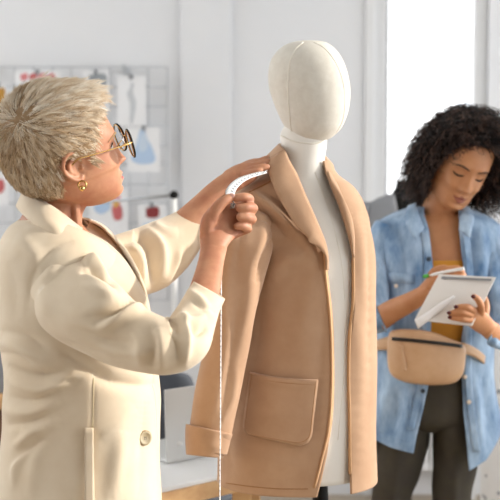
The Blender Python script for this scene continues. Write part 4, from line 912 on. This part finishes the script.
# ------------------------------------------------------------------ mood board: wire grid with pinned sheets
GDp = 5.05
M['wire'] = mat('grey_wire', '#BFC3C7', .4, metal=.3)
gp = empty('wall_mounted_wire_grid', (X(60, GDp), GDp, Zp(300, GDp)), 'grey wire grid panel of pinned sketches on the back wall', 'wire grid')
gx0, gx1, gz0, gz1 = X(-60, GDp), X(168, GDp), Zp(300, GDp), Zp(67, GDp)
for k in range(13):
    xx = gx0+(gx1-gx0)*k/12; V, Fc = wtube([(xx, GDp, gz0), (xx, GDp, gz1)], .003, nc=8); mk('wire', V, Fc, M['wire'], gp)
for k in range(13):
    zz = gz0+(gz1-gz0)*k/12; V, Fc = wtube([(gx0, GDp+.005, zz), (gx1, GDp+.005, zz)], .003, nc=8); mk('wire', V, Fc, M['wire'], gp)
for xx in (gx0+.2, gx1-.2): box('wall_hook', (xx-.01, GDp-.008, gz1-.02), (xx+.01, BW-.002, gz1+.01), M['wire'], gp, bevel=.002)
def blob(pts, d, m, parent, name, th=.0012):
    a = cr(np.r_[np.array(pts, float), np.array(pts[:1], float)], 5)[:-1]; V = np.array([P(x_, y_, d) for x_, y_ in a]+[P(x_, y_, d+th) for x_, y_ in a]); k = len(a)
    return mk(name, V, [tuple(range(k)), tuple(range(2*k-1, k-1, -1))]+[(i, i+k, (i+1) % k+k, (i+1) % k) for i in range(k)], m, parent, smooth=False)
for nm, c in (('blue_ink', '#B4CBE6'), ('pale_blue_ink', '#C8D7E8'), ('red_ink', '#C4686A'), ('pink_ink', '#D98A8C'), ('dark_red_cloth', '#8E3A3C'), ('grey_ink', '#CBCFD3'), ('dark_ink', '#9AA0A5'), ('yellow_ink', '#DDB05A'), ('ochre_cloth', '#B98A3C'), ('green_ink', '#5F8A6A'), ('sheet', '#EDEEF0'), ('skin_ink', '#D8B8A4')): M[nm] = mat(nm, c, .8)
M['chair_grey_c'] = mat('grey_clip', '#85898E', .5)
def sheet(name, x0, y0, x1, y1, label, marks, cat='sketch', m='sheet', d=GDp-.012, grp=None):
    t = empty(name, P((x0+x1)/2, y1, d), label, cat, grp)
    V, Fc = boxv((X(x0, d), d, Zp(y1, d)), (X(x1, d), d+.002, Zp(y0, d))); mk('paper', V, Fc, M[m], t, smooth=False)
    for k, (pts, mm, nm) in enumerate(marks): blob(pts, d-.0015-.0004*k, M[mm], t, nm)
    V, Fc = boxv((X((x0+x1)/2-1.6, d), d-.012, Zp(y0+3.5, d)), (X((x0+x1)/2+1.6, d), d+.016, Zp(y0-1.5, d))); mk('clip', V, Fc, M['chair_grey_c'], t, smooth=False, bevel=.001)
sheet('fashion_sketch', 118, 76, 146, 126, 'pinned white sheet with a thin grey figure drawing', [([(131, 82), (134, 84), (133, 92), (136, 104), (133, 122), (130, 122), (130, 104), (127, 94), (130, 88)], 'grey_ink', 'drawing')])
sheet('fashion_sketch', 128, 127, 160, 172, 'pinned sheet with a blue dress sketch beside the glasses', [([(140, 130), (144, 129), (147, 138), (153, 150), (155, 161), (146, 164), (136, 163), (131, 158), (136, 145)], 'blue_ink', 'drawing'), ([(141, 133), (145, 133), (148, 146), (143, 152), (138, 148)], 'pale_blue_ink', 'drawing')])
sheet('fabric_card', 138, 204, 166, 240, 'pinned card with a dark red swatch above pale blue lines', [([(146, 208), (158, 207), (158, 217), (147, 217)], 'dark_red_cloth', 'swatch'), ([(143, 224), (156, 222), (163, 228), (156, 234), (144, 232)], 'pale_blue_ink', 'drawing')], cat='card')
sheet('fashion_sketch', 90, 190, 128, 236, 'pinned sheet with a small bright figure in red, pink and blue below the chin', [([(112, 197), (120, 196), (120, 203), (113, 204)], 'pink_ink', 'drawing'), ([(114, 203), (121, 206), (122, 218), (115, 220), (112, 210)], 'red_ink', 'drawing'), ([(97, 200), (107, 197), (110, 208), (101, 214), (94, 209)], 'blue_ink', 'drawing'), ([(113, 201), (118, 200), (118, 206), (114, 207)], 'yellow_ink', 'drawing')])
sheet('photo_print', 84, 71, 110, 108, 'dark grey photo print pinned behind the blonde fringe', [([(88, 75), (105, 74), (106, 85), (98, 88), (102, 102), (90, 104), (92, 90)], 'dark_ink', 'picture'), ([(92, 92), (104, 90), (106, 100), (96, 104)], 'grey_ink', 'picture')], cat='photo')
sheet('fabric_strip', 16, 71, 62, 84, 'pinned pink and red printed strip above the blonde hair', [([(20+9*k, 75+.4*(k % 2)), (26+9*k, 73), (28+9*k, 78), (22+9*k, 81)], 'red_ink' if k % 2 else 'pink_ink', 'print') for k in range(4)], cat='fabric')
sheet('fabric_card', -8, 84, 7, 116, 'pinned ochre swatch at the left end of the wire grid', [([(-6, 90), (5, 89), (4, 113), (-5, 113)], 'ochre_cloth', 'swatch')], cat='card')
sheet('fabric_card', -14, 170, 9, 205, 'pinned card with a red swatch behind the cream collar', [([(-6, 180), (3, 180), (4, 190), (-4, 194)], 'red_ink', 'swatch')], cat='card')
# ------------------------------------------------------------------ clothes rack
cd = 4.2
rk = empty('clothes_rack', (X(140, cd), cd, 0), 'thin grey clothes rail with a black end knob behind the raised arms', 'clothes rack')
M['chrome'] = mat('brushed_steel', '#B4B8BC', .3, metal=.9)
a, b_ = P(174, 195, 4.1), P(40, 208, 4.5)
a2 = a.copy(); a2[2] = .02; b2_ = b_.copy(); b2_[2] = .02
V, Fc = wtube([a, b_], .006, nc=12); mk('rail', V, Fc, M['chrome'], rk)
for q, q2 in ((a, a2), (b_, b2_)):
    V, Fc = wtube([q, q2], .010, nc=12); mk('post', V, Fc, M['white_plastic'], rk)
    V, Fc = ellipsoid(q, (.017, .017, .017)); mk('knob', V, Fc, M['black'], rk)
    V, Fc = wtube([q2+np.array([-.03, -.22, 0]), q2+np.array([.03, .22, 0])], .014, nc=12); mk('foot', V, Fc, M['white_plastic'], rk)
# ------------------------------------------------------------------ work table with laptop
def Gz(px, py, z):
    u = (px-250)/F; v = (250-py)/F; dz = v*CP-SP; k = (z-CAM_H)/dz; return np.array([u*k, (CP+v*SP)*k, z])
TZ = .75
c4 = [Gz(96, 503, TZ), Gz(252, 468, TZ), Gz(262, 430, TZ), Gz(96, 450, TZ)]
tb = empty('work_table', (c4[0][0]*.5+c4[2][0]*.5, c4[0][1]*.5+c4[2][1]*.5, 0), 'white topped work table with a wooden edge between the two jackets', 'table')
M['table_white'] = mat('white_laminate', '#ECEDED', .35); M['wood'] = mat('pale_wood', '#D0A878', .5, c2='#C4996A', scale=6, stretch=(1, 8, 8)); M['wood_dark'] = mat('walnut', '#7A5842', .5, c2='#6B4C38', scale=6, stretch=(1, 8, 8))
def prism(name, pts, z0, z1, m, parent, bevel=.003):
    V = np.array([[p[0], p[1], z0] for p in pts]+[[p[0], p[1], z1] for p in pts]); k = len(pts)
    return mk(name, V, [tuple(range(k)), tuple(range(2*k-1, k-1, -1))]+[(i, (i+1) % k, (i+1) % k+k, i+k) for i in range(k)], m, parent, smooth=False, bevel=bevel)
prism('table_top', c4, TZ-.012, TZ, M['table_white'], tb); prism('edge_band', c4, TZ-.055, TZ-.012, M['wood'], tb)
ctr = sum(c4)/4
for q in c4:
    l = q+(ctr-q)*.14; prism('leg', [l+np.array(v) for v in ((-.025, -.025, 0), (.025, -.025, 0), (.025, .025, 0), (-.025, .025, 0))], 0, TZ-.055, M['wood'], tb)
lp = empty('laptop', Gz(178, 458, TZ), 'open silver laptop on the white work table', 'laptop')
M['silver'] = mat('silver_aluminium', '#CFCFCD', .45, metal=.1)
l0, l1 = Gz(167, 463, TZ+.004), Gz(208, 455, TZ+.004); up = np.array([0, 0, 1.])
ax = (l1-l0); nrm = np.array([-ax[1], ax[0], 0]); nrm /= np.linalg.norm(nrm); nrm *= np.sign(nrm[1])
tl, trr = l0+up*.205-nrm*.05+ax*-.3, l1+up*.205-nrm*.05+ax*-.3
V = np.array([l0, l1, trr, tl, l0+nrm*.006, l1+nrm*.006, trr+nrm*.006, tl+nrm*.006]); mk('lid', V, [(0, 1, 2, 3), (7, 6, 5, 4), (0, 4, 5, 1), (1, 5, 6, 2), (2, 6, 7, 3), (3, 7, 4, 0)], M['silver'], lp, smooth=False, bevel=.002)
V = np.array([l0, l1, l1+nrm*.2, l0+nrm*.2]); prism('keyboard_base', V, TZ+.001, TZ+.014, M['silver'], lp)
cc = (l0*.72+l1*.28)+up*.05-nrm*.0135-ax*.07; V, Fc = ellipsoid(cc, (.011, .002, .006)); mk('lid_oval', V, Fc, M['white_plastic'], lp)  # small white oval on the lid
# dark chair behind the table
ch = empty('office_chair', (X(172, 3.35), 3.4, 0), 'dark grey office chair behind the work table', 'chair')
M['chair_grey'] = mat('charcoal_mesh', '#4A4F58', .8)
cdp = 3.35; V, Fc = ptube([(168, 372, cdp, 3, .03), (168, 378, cdp, 24, .035), (168, 420, cdp, 30, .04), (168, 452, cdp, 27, .035), (168, 456, cdp, 4, .03)], n=5, nc=32, close=True); mk('backrest', V, Fc, M['chair_grey'], ch)
c0 = np.array([X(168, cdp), cdp+.22, 0]); V, Fc = ellipsoid(c0+np.array([0, .02, .48]), (.24, .24, .05)); mk('seat', V, Fc, M['chair_grey'], ch)
V, Fc = wtube([c0+np.array([0, 0, .06]), c0+np.array([0, 0, .45])], .025, nc=16); mk('column', V, Fc, M['black'], ch)
V, Fc = wtube([c0+np.array([0, -.19, .46]), c0+np.array([0, -.215, .55]), c0+np.array([0, -.21, .68])], .016, nc=10); mk('back_bar', V, Fc, M['black'], ch)
for k in range(5):
    a_ = k*2*math.pi/5+.3; e_ = c0+np.array([.28*math.cos(a_), .28*math.sin(a_), .07]); V, Fc = wtube([c0+np.array([0, 0, .10]), e_], .016, nc=8); lg = mk('leg', V, Fc, M['black'], ch); V, Fc = ellipsoid(e_-np.array([0, 0, .04]), (.025, .02, .03)); mk('caster', V, Fc, M['black'], lg)
# sideboard and box, left edge
sd = 3.6; zt = Zp(398, sd)
sb = empty('sideboard', (X(-60, sd), sd+.25, 0), 'walnut sideboard with a pale top behind the cream blazer', 'sideboard')
box('cabinet_body', (X(-140, sd), sd+.02, .1), (X(8, sd), sd+.5, zt-.04), M['wood_dark'], sb); box('worktop', (X(-145, sd), sd, zt-.04), (X(10, sd), sd+.52, zt), M['wood'], sb)
for xx in (X(-136, sd), X(-2, sd)):
    for yy in (sd+.06, sd+.42): box('leg', (xx, yy, 0), (xx+.03, yy+.03, .1), M['wood_dark'], sb)
for k in range(2):
    x0 = X(-138, sd)+k*.24; dr = box('door', (x0+.003, sd+.002, .13), (x0+.235, sd+.02, zt-.06), M['wood_dark'], sb); V, Fc = ellipsoid((x0+(.2 if k == 0 else .035), sd-.008, .5), (.012,)*3); mk('handle', V, Fc, M['chrome'], dr)
M['box_grey'] = mat('grey_felt', '#8F949B', .9)
bx = empty('storage_box', (X(-25, sd), sd+.2, zt), 'grey felt storage box on the walnut sideboard', 'box'); box('box_body', (X(-60, sd), sd+.08, zt), (X(4.5, sd), sd+.36, zt+.155), M['box_grey'], bx); box('lid', (X(-61, sd), sd+.075, zt+.155), (X(5.5, sd), sd+.365, zt+.185), M['box_grey'], bx)
# second form in a grey jacket by the window
d2 = 4.3
f2 = empty('dress_form', (X(402, d2), d2, 0), 'black dress form under a grey jacket behind the curly hair', 'mannequin')
V, Fc = rowloft([(180, 397, 420, d2, .04), (190, 394, 424, d2, .05), (200, 386, 432, d2, .07), (212, 376, 442, d2, .09), (250, 374, 444, d2, .11), (300, 380, 438, d2, .1), (345, 374, 444, d2, .115)], nc=40, close=True); mk('torso', V, Fc, M['black'], f2)
q = P(409, 300, d2); V, Fc = wtube([np.array([q[0], d2, .04]), np.array([q[0], d2, q[2]])], .016, nc=16); mk('pole', V, Fc, M['black'], f2)
for k in range(3):
    a_ = k*2*math.pi/3+.5; V, Fc = wtube([np.array([q[0], d2, .12]), np.array([q[0]+.24*math.cos(a_), d2+.24*math.sin(a_), .012])], .012, nc=8); mk('leg', V, Fc, M['black'], f2)
M['grey_wool'] = mat('grey_wool', '#8D8F93', .9, bstr=.2, bscale=500)
j2 = empty('jacket', P(409, 350, d2), 'grey jacket worn by the black dress form near the window', 'jacket')
v = rowloft([(194, 388, 430, d2, .065), (200, 374, 442, d2, .085), (210, 364, 452, d2, .105), (250, 362, 454, d2, .13), (300, 364, 452, d2, .125), (350, 360, 456, d2, .14)], nc=60, opening=[(190, 394, 424), (250, 405, 412), (350, 406, 411)]); mk('jacket_body', *v, M['grey_wool'], j2, thick=.005)
for sx in (-1, 1):
    cxp = 409+sx*44; mk('sleeve', *ptube([(cxp, 208, d2, 11, .06), (cxp+sx*4, 250, d2, 12, .06), (cxp+sx*5, 300, d2, 11, .055), (cxp+sx*5, 350, d2, 9.5, .05)], nc=24, cap0=.6), M['grey_wool'], j2, thick=.004)
# radiator under the window, speckled fabric roll at the right
rd = empty('radiator', (X(420), BW-.08, .12), 'white radiator on the back wall under the window', 'radiator')
for k in range(12):
    x0 = X(376)+k*(X(480)-X(376))/12; box('panel', (x0+.004, BW-.11, .14), (x0+.038, BW-.05, .74), M['white_paint'], rd, bevel=.008)
box('header', (X(376), BW-.10, .70), (X(480), BW-.06, .73), M['white_paint'], rd); box('header', (X(376), BW-.10, .15), (X(480), BW-.06, .18), M['white_paint'], rd)
for xx in (X(384), X(472)): box('foot', (xx-.012, BW-.10, 0), (xx+.012, BW-.05, .16), M['white_paint'], rd)
m, nt, b = newmat('speckled_cloth'); tc = nt.nodes.new('ShaderNodeTexCoord'); vo = nt.nodes.new('ShaderNodeTexVoronoi'); vo.inputs['Scale'].default_value = 28; nt.links.new(tc.outputs['Object'], vo.inputs['Vector'])
c_ = nt.nodes.new('ShaderNodeValToRGB'); c_.color_ramp.elements[0].position = .16; c_.color_ramp.elements[0].color = lin('#7E8288'); c_.color_ramp.elements[1].position = .26; c_.color_ramp.elements[1].color = lin('#E6E5E3'); nt.links.new(vo.outputs['Distance'], c_.inputs[0]); nt.links.new(c_.outputs[0], b.inputs['Base Color']); b.inputs['Roughness'].default_value = .9
q = np.array([X(507, 4.0), 4.0, 0]); ro = empty('fabric_roll', q, 'speckled white fabric roll standing behind the denim shirt hem', 'fabric roll')
zt2 = Zp(318, 4.0); V, Fc = wtube([q+np.array([0, 0, .0]), q+np.array([0, 0, zt2])], .085, nc=32); mk('cloth', V, Fc, m, ro); V, Fc = wtube([q+np.array([0, 0, zt2-.02]), q+np.array([0, 0, zt2+.04])], .022, nc=16); mk('core', V, Fc, M['wood'], ro)
# ------------------------------------------------------------------ light
w = bpy.data.worlds.new('sky'); scene.world = w; w.use_nodes = True; bgn = w.node_tree.nodes['Background']; bgn.inputs['Color'].default_value = (.98, .99, 1, 1); bgn.inputs['Strength'].default_value = 2.65
sun_d = bpy.data.lights.new('sun', 'SUN'); sun = bpy.data.objects.new('sun', sun_d); COL.objects.link(sun); sun_d.energy = 3.8; sun_d.color = (1, .93, .83); sun_d.angle = R(1.5)
sun.location = (3, 1, 3); sun.rotation_euler = Vector((-.9, -.14, -.36)).to_track_quat('-Z', 'Y').to_euler()
scene.view_settings.view_transform = 'Standard'; scene.view_settings.look = 'None'; scene.view_settings.exposure = .13; scene.view_settings.gamma = 1; scene.view_settings.use_curve_mapping = False
try:
    scene.cycles.use_denoising = True; scene.cycles.max_bounces = 8; scene.cycles.transparent_max_bounces = 8
except Exception: pass
